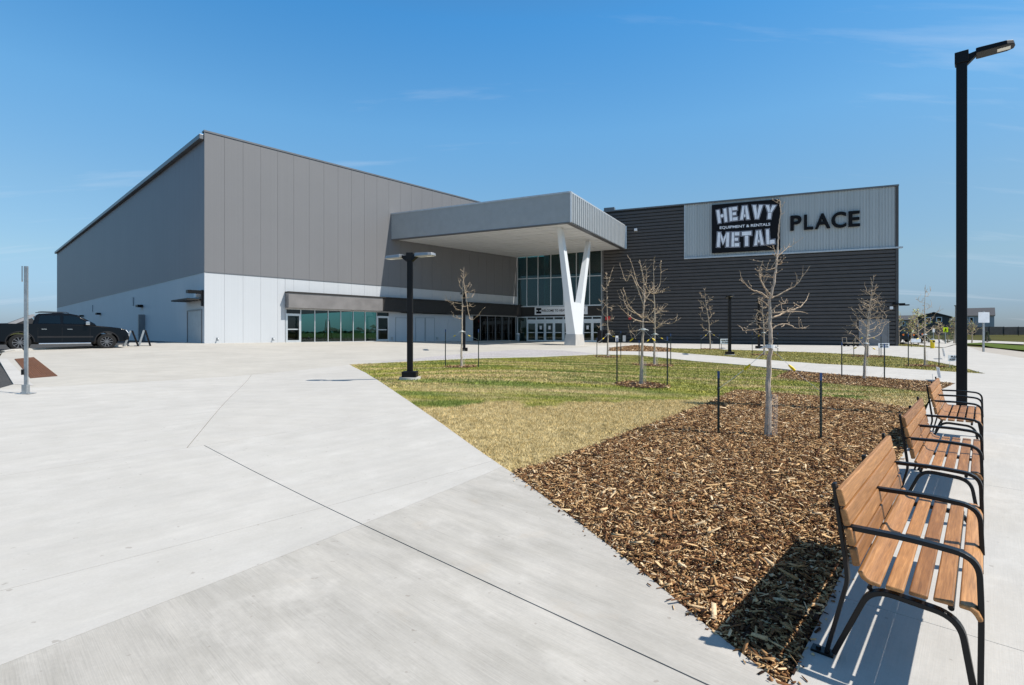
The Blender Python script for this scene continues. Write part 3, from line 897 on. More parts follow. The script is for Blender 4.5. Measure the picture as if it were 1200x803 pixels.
# glass panes left of the entrance (front wall side)
eg = bpart('entrance_screen', FW.box(MB(), FW.x(554), LEN_F-.05, 0.2, zl(560, 400)+.03, -.1, -.005), 'mullion')
xs2 = [554, 563, 571.4, 580.6, 588.4, 596.4, 604.5]
for i, x in enumerate(xs2):
    FW.box(MB(), FW.x(x)-.04, FW.x(x)+.04, zl(560, 400)+.032, zAb-.003, -.1, 0.0).build('mullion', 'mullion' if i in (0, 6) else 'door_dark', eg)
for i in range(6):
    FW.box(MB(), FW.x(xs2[i])+.042, FW.x(xs2[i+1])-.042, zl(560, 400)+.032, zAb-.003, -.05, -.044).build('pane', 'glass_teal' if i in (1, 3, 4) else 'glass_dark', eg)

# --- left wall (in shade)
lwm = MB()
n = 66; wl = LEN_L/n
for i in range(n): LW.box(lwm, i*wl+.006, (i+1)*wl-.006, ZB+.03, ZT-.45, -.02, .03)
lw = bpart('side_wall', LW.box(MB(), 0.02, LEN_L, -0.3, ZT-.4, -.35, -.021), 'band_dark')
lo = lwm.build('upper_panels', 'wall_grey_side', lw); lo['kind'] = 'stuff'
lwm = MB()
for i in range(n): LW.box(lwm, i*wl+.004, (i+1)*wl-.004, -.2, ZB-.02, -.02, .03)
lo = lwm.build('lower_panels', 'wall_white', lw); lo['kind'] = 'stuff'
LW.box(MB(), 0, LEN_L, ZB-.017, ZB+.027, -.02, .06).build('drip_edge', 'coping', lw)
bpart('gutter', LW.box(MB(), 0.05, LEN_L+.2, ZT-.62, ZT-.28, .031, .32), 'coping', lw, bevel=.03)
a0, a1 = LW.x(237.2), LW.x(220.8)
zd0, zd1 = LW.on(229, 402.5)[1], LW.on(236, 363.8)[1]
d = bpart('door', LW.box(MB(), a0, a1, 0.3, zd1, .0, .045), 'door_grey', lw)
LW.box(MB(), a0-.07, a0-.002, .3, zd1+.07, .02, .09).build('frame', 'door_dark', d); LW.box(MB(), a1+.002, a1+.07, .3, zd1+.07, .02, .09).build('frame', 'door_dark', d)
LW.box(MB(), a0, a1, zd1+.002, zd1+.07, .02, .088).build('frame', 'door_dark', d)
a0, a1 = LW.x(169.5), LW.x(166)
d = bpart('door', LW.box(MB(), a0, a1, .3, LW.on(168, 370)[1], .0, .045), 'door_grey', lw)
LW.box(MB(), a0-.3, a0-.002, .3, LW.on(168, 369)[1], .031, .5).build('frame', 'door_dark', d)
s0 = LW.x(239.2); zz = LW.on(238, 351)[1]
bpart('door_hood', LW.box(MB(), s0+.15, LW.x(219), zz-.06, zz+.05, .031, 1.0), 'band_dark', lw)
m = MB(); zz = LW.on(236, 344)[1]; LW.box(m, .12, .3, zz-.9, zz+.2, .031, .16); LW.box(m, .05, .5, zz-.05, zz+.16, .161, 1.0); bpart('wall_light', m, 'black_metal', lw)
m = MB(); zz = LW.on(231, 346)[1]; LW.box(m, .7, 1.15, zz-.2, zz+.28, .031, .35); bpart('wall_box', m, 'sign_white', lw)
for x, y in ((167, 359), (118, 368), (98, 370.5)):
    s_ = LW.x(x); z = LW.on(x, y)[1]; bpart('wall_light', LW.box(MB(), s_-.4, s_+.4, z-.1, z+.12, .031, .45), 'black_metal', lw)
for x, y in ((157, 353.5), (109, 361.5)):
    s_ = LW.x(x); z = LW.on(x, y)[1]; bpart('wall_box', LW.box(MB(), s_-.15, s_+.15, z-.4, z+.4, .031, .12), 'door_grey', lw)
# roof and hidden sides
def corner(w, a, o, z): return w.pt(a, o, z)
m = MB(); q = [FW.pt(.1, -.2, ZT-.35), FW.pt(LEN_F, -.2, ZT-.35), FW.pt(LEN_F, -LEN_L, ZT-.35), FW.pt(.1, -LEN_L, ZT-.35)]
m.hexa([p-Vector((0, 0, .3)) for p in q]+q); bpart('roof', m, 'coping')
m = MB(); FW.box(m, 0.1, LEN_F, -.3, ZT-.7, -LEN_L+.4, -LEN_L+.1); FW.box(m, LEN_F-.3, LEN_F-.01, 5.0, ZT-.7, -LEN_L+.4, -.4); bpart('rear_wall', m, 'wall_grey')

# --- right wing with ribbed siding
sg = WW.x(706)
ZW = WW.on(1048, 218)[1]; zsb = WW.on(1048, 290.5)[1]; sz0 = WW.x(803)
print('WING', ZW, zsb, WW.on(716, 248)[1], WW.on(803, 303)[1])
wg = bpart('wing_wall', WW.box(MB(), sg, END_W-.02, -.3, ZW-.06, -.4, -.02), 'band_dark')
rib = 0.335; prof = [(-.019, .0), (.075, .03), (.075, rib-.075), (.0, rib-.045), (-.019, rib-.045)]
def plank(a0, a1, z):
    m = MB(); m.prism([(p[0], z+p[1]) for p in prof], lambda o, zz: WW.pt(a0, o, zz), lambda o, zz: WW.pt(a1, o, zz))
    return m
z = -.1; k = 0; cache = {}
while z < ZW-.2:
    full = z+rib <= zsb+.02
    a1 = END_W-.05 if full else sz0-.05
    o = None
    if full in cache:
        o = bpy.data.objects.new('siding_plank', cache[full][0]); COL.objects.link(o)
        o.parent = wg; o.matrix_parent_inverse = Matrix.Identity(4); o.location = (0, 0, z-cache[full][1]); WORLD[o] = Matrix.Translation((0, 0, z-cache[full][1]))
    else:
        o = plank(sg+.12, a1, z).build('siding_plank', 'siding', wg); cache[full] = (o.data, z)
    z += rib
bpart('corner_trim', WW.box(MB(), END_W-.048, END_W+.16, -.2, ZW, -.4, .13), 'siding', wg)
bpart('end_trim', WW.box(MB(), sg-.08, sg+.118, -.2, ZW-.05, -.3, .10), 'coping', wg)
bpart('coping', WW.box(MB(), sg, END_W+.18, ZW-.058, ZW+.08, -.45, .16), 'coping', wg)
m = MB(); nr = 74; ws = (END_W-.05-sz0)/nr
for i in range(nr):
    a = sz0+i*ws
    m.prism([(a, .0), (a, .055), (a+ws*.55, .055), (a+ws*.7, .0)], lambda s_, o: WW.pt(s_, o, zsb+.06), lambda s_, o: WW.pt(s_, o, ZW-.06))
WW.box(m, sz0, END_W-.05, zsb+.06, ZW-.06, -.019, .02)
o = bpart('ribbed_panel', m, 'sign_zone', wg); o['kind'] = 'stuff'
bpart('sill', WW.box(MB(), sz0-.1, END_W+.45, zsb-.08, zsb+.058, -.01, .22), 'coping_light', wg)
bpart('sign_zone_trim', WW.box(MB(), sz0-.1, sz0-.002, zsb+.06, ZW-.06, -.01, .12), 'coping_light', wg)
m = MB(); WW.box(m, END_W-.3, END_W, -.3, ZW-.1, -45, -.41); WW.box(m, sg-12, END_W-.31, -.3, ZW-.1, -45.2, -44.8); bpart('wing_side_wall', m, 'siding')
m = MB(); WW.box(m, sg-14, END_W-.02, ZW-.5, ZW-.3, -45, -.41); bpart('wing_roof', m, 'coping')
a0, a1 = WW.x(1006), WW.x(1041.5); zt = WW.on(1024, 374.5)[1]
d = bpart('overhead_door', WW.box(MB(), a0+.1, a1-.1, -.1, zt-.1, 0, .10), 'door_dark', wg)
for aa, bb, za, zb in ((a0, a0+.098, -.1, zt), (a1-.098, a1, -.1, zt), (a0+.1, a1-.1, zt-.098, zt)):
    WW.box(MB(), aa, bb, za, zb, .0, .14).build('frame', 'door_dark', d)
s_, z = WW.on(1044, 361); bpart('wall_box', WW.box(MB(), s_-.12, s_+.12, z-.12, z+.12, .076, .2), 'sign_white', wg)
s_, z = WW.on(1051, 356.5); m = MB(); WW.box(m, s_-.35, s_+.5, z-.06, z+.06, .131, .4); WW.box(m, s_+.1, s_+.75, z-.16, z-.061, .2, .6); bpart('wall_light', m, 'black_metal', wg)
s_, z = WW.on(745.5, 270); bpart('wall_camera', WW.box(MB(), s_-.14, s_+.14, z-.12, z+.12, .076, .4), 'sign_white', wg)
s_, z = WW.on(714, 247); m = MB(); WW.box(m, s_-.6, s_+.5, ZW+.081, ZW+.45, -.8, -.1); bpart('roof_vent', m, 'coping', wg)
bpart('alarm_horn', WW.box(MB(), *(lambda s_, z: (s_-.14, s_+.14, z-.14, z+.14))(*WW.on(738.5, 373)), .076, .18), 'red', wg)
bpart('red_notice', WW.box(MB(), *(lambda s_, z: (s_-.26, s_+.26, z-.2, z+.2))(*WW.on(712.5, 373)), .101, .14), 'red', wg)

# --- glass curtain wall over the entrance
zg0 = WW.on(606, 359)[1]; zgm = WW.on(607, 327.2)[1]; zgt = 10.7
cw = bpart('curtain_wall', WW.box(MB(), 0, sg-.09, zg0-.12, zg0, -.25, .03), 'mullion')
gx = [606.5, 617.5, 630.5, 645.5, 660.5, 675.5, 691, 705]
gs = [max(.03, WW.x(x)) for x in gx]
for i, s_ in enumerate(gs):
    WW.box(MB(), s_-.045 if i else 0, s_+.045, zg0+.002, zgt, -.12, .05).build('mullion', 'mullion', cw)
for i in range(7):
    WW.box(MB(), gs[i]+.046, gs[i+1]-.046, zgm-.04, zgm+.04, -.1, .03).build('transom', 'mullion', cw)
    WW.box(MB(), gs[i]+.046, gs[i+1]-.046, zg0+.002, zgm-.041, -.04, -.03).build('pane', 'glass_teal', cw)
    WW.box(MB(), gs[i]+.046, gs[i+1]-.046, zgm+.041, zgt, -.04, -.03).build('pane', 'glass_teal', cw)
zb0 = WW.on(640, 371)[1]
bpart('entrance_band', WW.box(MB(), -.1, sg-.081, zb0, zg0-.122, -.2, .06), 'band_dark')
# entrance doors
en = bpart('entrance', WW.box(MB(), 0, sg-.09, zb0-.1, zb0-.002, -.15, .0), 'mullion')
dz = WW.on(640, 400.3)[1]
dx_ = [606.5, 617.5, 628.5, 638.5, 649, 660, 671, 683, 694, 704.8]
dsx = [max(.03, WW.x(x)) for x in dx_]
for s_ in dsx: WW.box(MB(), s_-.05, s_+.05, dz-.3, zb0-.102, -.12, .0).build('mullion', 'mullion', en)
ztr = WW.on(640, 374.5)[1]
for i in range(9):
    a0, a1 = dsx[i]+.052, dsx[i+1]-.052
    if i == 0:
        WW.box(MB(), a0, a1, dz, zb0-.102, -.05, -.04).build('pane', 'glass_teal', en)
    else:
        WW.box(MB(), a0, a1, ztr-.32, ztr, -.1, -.01).build('door_header', 'mullion', en)
        WW.box(MB(), a0, a1, ztr+.002, zb0-.102, -.05, -.04).build('pane', 'glass_dark', en)
        o = door_leaf(WW, a0, a1, dz-.02, ztr-.322, -.09, en, 'glass_teal')
        if i in (2, 3, 7):
            s_ = (a0+a1)/2; WW.box(MB(), s_-.13, s_+.13, dz+1.35, dz+1.75, -.05, -.045).build('notice', 'sign_white', en)
# lobby behind the glass
m = MB(); m.hexa([FW.pt(FW.x(352)-3, -.36, .2), FW.pt(LEN_F-.4, -.36, .2), WW.pt(sg-.3, -12, .2), FW.pt(FW.x(352)-3, -9, .2), FW.pt(FW.x(352)-3, -.36, .55), FW.pt(LEN_F-.4, -.36, .55), WW.pt(sg-.3, -12, .55), FW.pt(FW.x(352)-3, -9, .55)])
WW.box(m, -1, sg, .2, .55, -12, -.26); bpart('lobby_floor', m, 'lobby')
m = MB(); WW.box(m, -6, sg, .56, 12, -12.4, -12); bpart('lobby_wall', m, 'lobby')
m = MB(); WW.box(m, -2, sg-.1, 4.3, 4.6, -12, -.3); bpart('mezzanine', m, 'soffit')
for s_ in (2.2, 6.5): bpart('lobby_column', MB().tube([WW.pt(s_, -4, .5), WW.pt(s_, -4, 11)], .3, 14), 'column_paint')

# --- canopy
cA = Vector((FW.pt(FW.x(458.5), 0.03, 0)[0:2])); yA = cA.y
zct = zat(250.5, yA); zcb = zat(280.5, yA)
dB = (zct-CAM_H)*F/(HY-224.5); cB = Vector(((668-CX)/F*dB, dB))
sC = WW.x(732.5); pC = WW.pt(sC, .11, 0); cC = Vector((pC.x, pC.y)); zCt = zat(264.4, pC.y); zCb = zat(291.6, pC.y)
pD = WW.pt(.1, .06, 0); cD = Vector((pD.x, pD.y))
print('CANOPY', cA, cB, cC, zct, zcb, zCt, zCb)
def v3(p, z): return Vector((p.x, p.y, z))
cn = empty('canopy', (0, 0, 0)); 
COLc = cn
cn.parent = bl; cn.matrix_parent_inverse = WORLD[bl].inverted(); WORLD[cn] = Matrix.Identity(4)
m = MB(); m.hexa([v3(cA, zcb+.05), v3(cB, zcb+.05), v3(cC, zCb+.05), v3(cD, zcb+.3), v3(cA, zct-.12), v3(cB, zct-.12), v3(cC, zCt-.12), v3(cD, zct+.2)])
m.build('canopy_roof', 'coping', cn)
def fascia(a, b, za0, za1, zb0_, zb1, nrib, vertical, name, depth=.05):
    d = (b-a); Ln = d.length; d = d/Ln; nrm = Vector((d.y, -d.x))
    m = MB()
    def P(t, o, k): 
        q = a+d*(t*Ln)+nrm*o
        z0 = za0+(zb0_-za0)*t; z1 = za1+(zb1-za1)*t
        return Vector((q.x, q.y, z0+(z1-z0)*k))
    if vertical:
        for i in range(nrib):
            t0, t1, t2, t3 = [(i+x)/nrib for x in (0, .08, .52, .6)]
            for ta, tb, oa, ob in ((t0, t1, .01, depth), (t1, t2, depth, depth), (t2, t3, depth, .01), (t3, (i+1)/nrib, .01, .01)):
                m.add([P(ta, oa, 0), P(tb, ob, 0), P(tb, ob, 1), P(ta, oa, 1)], [(0, 1, 2, 3)])
    else:
        for i in range(nrib):
            k0, k1, k2, k3 = [(i+x)/nrib for x in (0, .12, .62, .74)]
            for ka, kb, oa, ob in ((k0, k1, .01, depth), (k1, k2, depth, depth), (k2, k3, depth, .01), (k3, (i+1)/nrib, .01, .01)):
                m.add([P(0, oa, ka), P(1, oa, ka), P(1, ob, kb), P(0, ob, kb)], [(0, 1, 2, 3)])
    o = m.build(name, 'fascia', cn); return o
fascia(cA, cB, zcb, zct-.1, zcb, zct-.1, 22, False, 'front_fascia', .025)
fascia(cB, cC, zcb, zct-.1, zCb, zCt-.1, 34, True, 'side_fascia', .11)
def trim(a, b, za, zb, h, out, name, mat):
    d = (b-a).normalized(); nrm = Vector((d.y, -d.x)); a = a-d*.0
    m = MB(); i0, i1 = a-nrm*.4, b-nrm*.4; o0, o1 = a+nrm*out, b+nrm*out
    m.hexa([v3(i0, za), v3(i1, zb), v3(o1, zb), v3(o0, za), v3(i0, za+h), v3(i1, zb+h), v3(o1, zb+h), v3(o0, za+h)]); m.build(name, mat, cn)
trim(cA, cB, zct-.1, zct-.1, .12, .07, 'coping', 'coping_light'); trim(cB, cC, zct-.1, zCt-.1, .121, .07, 'coping', 'coping_light')
trim(cA, cB, zcb-.06, zcb-.06, .06, .04, 'drip_edge', 'coping'); trim(cB, cC, zcb-.06, zCb-.06, .061, .04, 'drip_edge', 'coping')
m = MB(); d_ = (cB-cA).normalized(); n_ = Vector((d_.y, -d_.x)); c_ = cB+Vector((.05, -.05))
m.box(c_.x-.06, c_.x+.06, c_.y-.06, c_.y+.06, zcb-.05, zct-.1); m.build('corner_trim', 'coping_light', cn)
m = MB(); e_ = cC+Vector((.02, -.04)); m.box(e_.x-.14, e_.x+.12, e_.y-.2, e_.y+.0, zCb-.05, zCt-.1); m.build('corner_trim', 'coping_light', cn)
NS = 12
def lerp(a, b, t): return a+(b-a)*t
for i in range(NS):
    for j in range(5):
        t0, t1 = i/NS+.0035, (i+1)/NS-.0035; q0, q1 = j/5+.002, (j+1)/5-.002
        def S(t, q):
            a = lerp(cA, cB, q); b = lerp(cD, cC, q)
            p = lerp(a, b, t); z = lerp(zcb, lerp(zcb+.15, zCb, q), t)
            return v3(p, z)
        pq = [S(t0, q0), S(t0, q1), S(t1, q1), S(t1, q0)]
        m = MB(); m.hexa([p+Vector((0, 0, -.0)) for p in pq]+[p+Vector((0, 0, .03)) for p in pq]); m.build('soffit_panel', 'soffit', cn)
# --- V column under the canopy
vc = empty('entrance_column', (0, 0, 0)); vc.parent = bl; vc.matrix_parent_inverse = WORLD[bl].inverted(); WORLD[vc] = Matrix.Identity(4)
yb = 43.2; bc = Vector(((673.5-CX)/F*yb, yb)); gz = zgf(*bc)
dirv = (cC-cB).normalized(); perp = Vector((dirv.y, -dirv.x))
def slabpts(c, hl, hw, z): return [v3(c+dirv*sx*hl+perp*sy*hw, z) for sx, sy in ((-1, -1), (1, -1), (1, 1), (-1, 1))]
zp = zat(391.8, yb)
m = MB(); m.hexa(slabpts(bc, 1.25, .52, gz-.2)+slabpts(bc-dirv*.05, .98, .44, zp)); m.build('plinth', 'kerb_concrete', vc)
def px_at(px, y): return Vector(((px-CX)/F*y, y))
topN = px_at(656.5, cB.y+2.4); topF = px_at(689.5, cB.y+8.7)
zk = zat(355, yb)
def quadpts(c, a, b, z): return slabpts(c, a, b, z)
m = MB()
m.hexa(slabpts(bc-dirv*.05, .95, .40, zp+.001)+slabpts(bc-dirv*.05, 1.75, .27, zk)); m.build('column_stem', 'column_paint', vc)
for tp, off in ((topN, -1.32), (topF, 1.32)):
    m = MB(); m.hexa(slabpts(bc-dirv*.05+dirv*off, .43, .268, zk+.001)+slabpts(tp, .30, .17, zcb+.02)); m.build('column_arm', 'column_paint', vc)
# interior ladder seen through the storefront
ld = empty('step_ladder', FW.pt(FW.x(392), -1.6, .55)); tag(ld, 'yellow step ladder standing behind the storefront glass', 'ladder')
c0 = FW.x(388.5); c1 = FW.x(398)
for nm, oo, sgn in (('front_rail', -1.3, 0), ('rear_rail', -1.9, 1)):
    for e in (0, 1):
        MB().tube([FW.pt(c0+e*.55+.25, oo, .55), FW.pt(c0+.5+(e-.5)*.28, -1.6, 2.7)], .03, 6).build(nm, 'yellow', ld)
for k in range(6):
    t = (k+.7)/6.8; MB().tube([FW.pt(c0+.25+t*.2, -1.3-t*.3, .55+t*2.15), FW.pt(c0+.8-t*.2, -1.3-t*.3, .55+t*2.15)], .025, 6).build('step', 'yellow', ld)

# ------------------------------------------------------------------ lettering
def text_mesh(body, size=1.0, bold=0.0, extrude=0.0):
    cu = bpy.data.curves.new('t', 'FONT'); cu.body = body; cu.size = size; cu.offset = bold; cu.extrude = extrude; cu.resolution_u = 4
    ob = bpy.data.objects.new('t', cu); COL.objects.link(ob)
    bpy.context.view_layer.update()
    me = bpy.data.meshes.new_from_object(ob.evaluated_get(bpy.context.evaluated_depsgraph_get()))
    bpy.data.objects.remove(ob); bpy.data.curves.remove(cu)
    me.materials.clear()
    return me
def place_text(body, name, mat, parent, fmap, bold=0.0, depth=.05, extrude=.5):
    """fmap(u, v, w): glyph box coordinates 0..1, w -1..1 -> world"""
    me = text_mesh(body, 1.0, bold, extrude)
    co = np.zeros(len(me.vertices)*3); me.vertices.foreach_get('co', co); co = co.reshape(-1, 3)
    lo = co.min(0); hi = co.max(0)
    for v, c in zip(me.vertices, co):
        v.co = fmap((c[0]-lo[0])/max(hi[0]-lo[0], 1e-6), (c[1]-lo[1])/max(hi[1]-lo[1], 1e-6), c[2]/extrude)
    me.update()
    return link_mesh(name, me, mat, parent)
# PLACE
lt = empty('wall_lettering', WW.pt(WW.x(965), .1, WW.on(965, 268)[1])); tag(lt, 'black dimensional letters reading PLACE on the grey upper facade', 'lettering')
letters = [('P', 926, 939), ('L', 942, 952.5), ('A', 954.5, 972.5), ('C', 974, 991), ('E', 994, 1007)]
zlo = WW.on(926, 271)[1]; zhi = WW.on(926, 253.6)[1]
for ch, x0, x1 in letters:
    a0, a1 = WW.x(x0), WW.x(x1); ex = .03 if ch == 'C' else 0
    place_text(ch, 'letter', 'sign_black', lt, lambda u, v, w: WW.pt(a0+(a1-a0)*u, .17+.1*w, zlo-ex+(zhi-zlo+2*ex)*v), bold=.022)
# HEAVY METAL sign board
s0, s1 = WW.x(834.2), WW.x(914); zb_ = WW.on(834.2, 297.3)[1]; zt_ = WW.on(834.2, 241)[1]
sb = empty('sign_board', WW.pt((s0+s1)/2, .1, zb_)); tag(sb, 'black square sign board with white block letters beside the word PLACE', 'sign')
WW.box(MB(), s0, s1, zb_, zt_, .06, .30).build('board', 'sign_black', sb, bevel=.03)
BW = s1-s0; BH = zt_-zb_
GLYPH = {
    'H': [[(0, 0), (.33, 0), (.33, 1), (0, 1)], [(.67, 0), (1, 0), (1, 1), (.67, 1)], [(.33, .38), (.67, .38), (.67, .62), (.33, .62)]],
    'E': [[(0, 0), (.38, 0), (.38, 1), (0, 1)], [(.38, .74), (1, .74), (1, 1), (.38, 1)], [(.38, .39), (.86, .39), (.86, .62), (.38, .62)], [(.38, 0), (1, 0), (1, .26), (.38, .26)]],
    'A': [[(0, 0), (.34, 0), (.46, .62), (.46, 1), (.26, 1)], [(.54, .62), (.66, 0), (1, 0), (.74, 1), (.54, 1)], [(.46, .7), (.54, .7), (.54, 1), (.46, 1)], [(.385, .18), (.615, .18), (.575, .40), (.425, .40)]],
    'V': [[(0, 1), (.32, 0), (.5, 0), (.5, .40), (.37, 1)], [(.5, 0), (.68, 0), (1, 1), (.63, 1), (.5, .40)]],
    'Y': [[(0, 1), (.32, .46), (.5, .46), (.5, .66), (.37, 1)], [(.5, .46), (.68, .46), (1, 1), (.63, 1), (.5, .66)], [(.32, 0), (.68, 0), (.68, .46), (.32, .46)]],
    'M': [[(0, 0), (.27, 0), (.27, 1), (0, 1)], [(.73, 0), (1, 0), (1, 1), (.73, 1)], [(.27, .62), (.5, .12), (.5, .55), (.27, 1)], [(.5, .12), (.73, .62), (.73, 1), (.5, .55)]],
    'T': [[(0, .72), (1, .72), (1, 1), (0, 1)], [(.31, 0), (.69, 0), (.69, .72), (.31, .72)]],
    'L': [[(0, 0), (.40, 0), (.40, 1), (0, 1)], [(.40, 0), (1, 0), (1, .28), (.40, .28)]]}
def inflate(poly, d, asp):
    """push the edges of a convex outline outwards by d (asp = width / height of the glyph box)"""
    P = [Vector((x*asp, y)) for x, y in poly]; n = len(P)
    ar = sum(P[i].x*P[(i+1) % n].y-P[(i+1) % n].x*P[i].y for i in range(n)); out = []
    if ar < 0: P = P[::-1]
    for i in range(n):
        a, b, c = P[i-1], P[i], P[(i+1) % n]
        e1 = (b-a).normalized(); e2 = (c-b).normalized(); n1 = Vector((e1.y, -e1.x)); n2 = Vector((e2.y, -e2.x))
        k = n1+n2; k = k/max(k.dot(n1), .35); q = b+k*d
        out.append((q.x/asp, q.y))
    return out
def arch(body, x0, x1, top, bot, topc, botc, flare=0.0):
    gap = .030
    ws_ = [1.22 if c in 'MW' else .86 if c in 'EL' else 1.0 for c in body]; tot = sum(ws_); x = x0
    for c, w in zip(body, ws_):
        wd = (x1-x0)*w/tot
        l, r = x+gap/2, x+wd-gap/2
        asp = (r-l)*BW/((top-bot)*BH)
        for mat, name, grow, o in (('letter_grey', 'letter_outline', .045, .302), ('letter_edge', 'letter_rim', .018, .312), ('letter_white', 'letter', -.012, .322)):
            m = MB()
            for k, g in enumerate(GLYPH[c]):
                def f(u, v, oo):
                    uu = l+(r-l)*u; q = (uu-(x0+x1)/2)/((x1-x0)/2)
                    tt = top+(topc-top)*(1-q*q); bb = bot+(botc-bot)*(1-q*q)
                    return WW.pt(s0+BW*(uu+flare*q*(v-.5)), oo, zb_+BH*(bb+(tt-bb)*v))
                g2_ = inflate(g, grow, asp)
                m.prism(g2_, lambda u, v: f(u, v, o-.004), lambda u, v: f(u, v, o+.006+.0012*k))
            m.build(name, mat, sb)
        x += wd
arch('HEAVY', .065, .945, .875, .60, .925, .64, .03)
arch('METAL', .065, .935, .43, .12, .40, .10, -.015)
def fl(u, v, w): return WW.pt(s0+BW*(.12+.74*u), .318+.008*w, zb_+BH*(.475+.065*v))
place_text('EQUIPMENT & RENTALS', 'small_lettering', 'letter_white', sb, fl, bold=.02)
# welcome sign above the doors
s0w, s1w = WW.x(627), WW.x(688.8); z0w, z1w = WW.on(627, 369.2)[1], WW.on(627, 360.2)[1]
wsn = empty('welcome_sign', WW.pt((s0w+s1w)/2, .1, z0w)); tag(wsn, 'long white welcome sign above the glass entrance doors', 'sign')
WW.box(MB(), s0w, s1w, z0w, z1w, .061, .12).build('panel', 'sign_white', wsn)
place_text('WELCOME TO HEAVY METAL PLACE', 'lettering', 'sign_black', wsn, lambda u, v, w: WW.pt(s0w+(s1w-s0w)*(.13+.82*u), .124+.003*w, z0w+(z1w-z0w)*(.38+.3*v)), bold=.02)
m = MB(); a = s0w+.03*(s1w-s0w); hz = z1w-z0w
WW.box(m, a, a+.6, z0w+.6*hz, z0w+.88*hz, .121, .13); WW.box(m, a, a+.6, z0w+.16*hz, z0w+.44*hz, .121, .13); WW.box(m, a+.2, a+.4, z0w+.45*hz, z0w+.59*hz, .121, .13); m.build('emblem', 'sign_black', wsn)
# ================================================================== benches
def arc(c, r, a0, a1, n):
    return [(c[0]+r*math.cos(a0+(a1-a0)*i/n), c[1]+r*math.sin(a0+(a1-a0)*i/n)) for i in range(n+1)]
BL = 1.80
def make_bench():
    # local: x along the bench, y towards the back, z up; origin below the front edge of the near end
    root = empty('park_bench', (0, 0, 0))
    def pl_(prof, name):
        m = MB(); m.prism(prof, lambda y, z: (0, y, z), lambda y, z: (BL, y, z))
        return m.build(name, 'bench_wood', root, local=True, bevel=.007, seg=2, smooth=True)
    th = .030
    # seat: front plank rolls down, rear plank curls up
    pl_([(.010, .390), (.020, .410), (.034, .428), (.072, .430), (.072, .451), (.030, .449), (.008, .434), (-.008, .398)], 'seat_plank')
    for k in range(1, 4):
        y0 = .090+(k-1)*.0865
        pl_([(y0, .430-.002*k), (y0+.0690, .430-.002*k), (y0+.0690, .450-.002*k), (y0, .450-.002*k)], 'seat_plank')
    pl_([(.350, .422), (.396, .425), (.426, .442), (.444, .474), (.422, .484), (.406, .456), (.388, .446), (.350, .442)], 'seat_plank')
    # back: four planks
    a = (.430, .492); b = (.505, .862); d = Vector((b[0]-a[0], b[1]-a[1])); Lb = d.length; d = d/Lb; n_ = Vector((-d.y, d.x))
    n_ = Vector((d.y, -d.x))      # towards the back
    for k in range(4):
        t0 = k*Lb/4+.006; t1 = (k+1)*Lb/4-.006
        q = [Vector(a)+d*t0, Vector(a)+d*t1, Vector(a)+d*t1+n_*th, Vector(a)+d*t0+n_*th]
        pl_([tuple(p) for p in q], 'back_plank')
    def bar(name, pts, x, w=.044, h=.022, mat='bench_black'):
        m = MB(); m.bar([(x, p[0], p[1]) for p in pts], w, h, (1, 0, 0)); return m.build(name, mat, root, local=True, bevel=.003, smooth=False)
    def rnd(pts, r=.05, n=5):
        out = [Vector(pts[0])]
        for i in range(1, len(pts)-1):
            p = Vector(pts[i]); u = (Vector(pts[i-1])-p); v = (Vector(pts[i+1])-p)
            rr = min(r, u.length*.45, v.length*.45); u.normalize(); v.normalize()
            A = p+u*rr; B = p+v*rr
            for k in range(n+1):
                t = k/n; out.append(A*(1-t)**2+p*2*t*(1-t)+B*t*t)
        out.append(Vector(pts[-1])); return out
    for x in (.045, BL-.045):
        bar('rear_leg', rnd([(.545, .872), (.492, .46), (.488, .40), (.578, .012)], .05), x, .044, .018)
        bar('seat_support', rnd([(.545, .020), (.392, .398), (.07, .372), (.015, .012)], .09, 8), x, .044, .024)
        bar('armrest', rnd([(.505, .665), (.24, .672), (.008, .655), (.0, .42), (.004, .012)], .085, 8), x, .044, .022)
        m = MB(); m.box(x-.03, x+.03, .545, .645, .0, .012); m.cyl((x, .615, .018), (0, 0, 1), .012, .012, 8); m.build('foot', 'bench_black', root, local=True)
        m = MB(); m.box(x-.03, x+.03, -.008, .08, .0, .012); m.build('foot', 'bench_black', root, local=True)
    x = BL/2
    bar('armrest', rnd([(.495, .665), (.24, .672), (.008, .655), (-.002, .40)], .085, 8), x)
    bar('seat_support', rnd([(.545, .86), (.47, .47), (.43, .405), (.04, .385), (.0, .40)], .05), x, .044, .022)
    for y, z in ((.10, .395), (.40, .385)):
        m = MB(); m.tube([(.06, y, z), (BL-.06, y, z)], .012, 8); m.build('stretcher', 'bench_black', root, local=True)
    return root
bench = make_bench()
BENCH_ROT = math.atan2(U.y, U.x)
labels = ['wooden slat bench nearest the camera, its whole seat in view', 'middle wooden slat bench in the row of three', 'farthest wooden slat bench, beside the tall lamp pole']
for i, t in enumerate((0.0, 2.75, 5.75)):
    o = bench if i == 0 else copy_tree(bench)
    p = F1 + U*t
    o.location = (p.x, p.y, zgf(p.x, p.y)+.001)
    o.rotation_euler = (0, 0, BENCH_ROT)
    tag(o, labels[i], 'bench', 'benches along the planting bed')
    WORLD[o] = Matrix.Translation(o.location) @ Matrix.Rotation(BENCH_ROT, 4, 'Z')

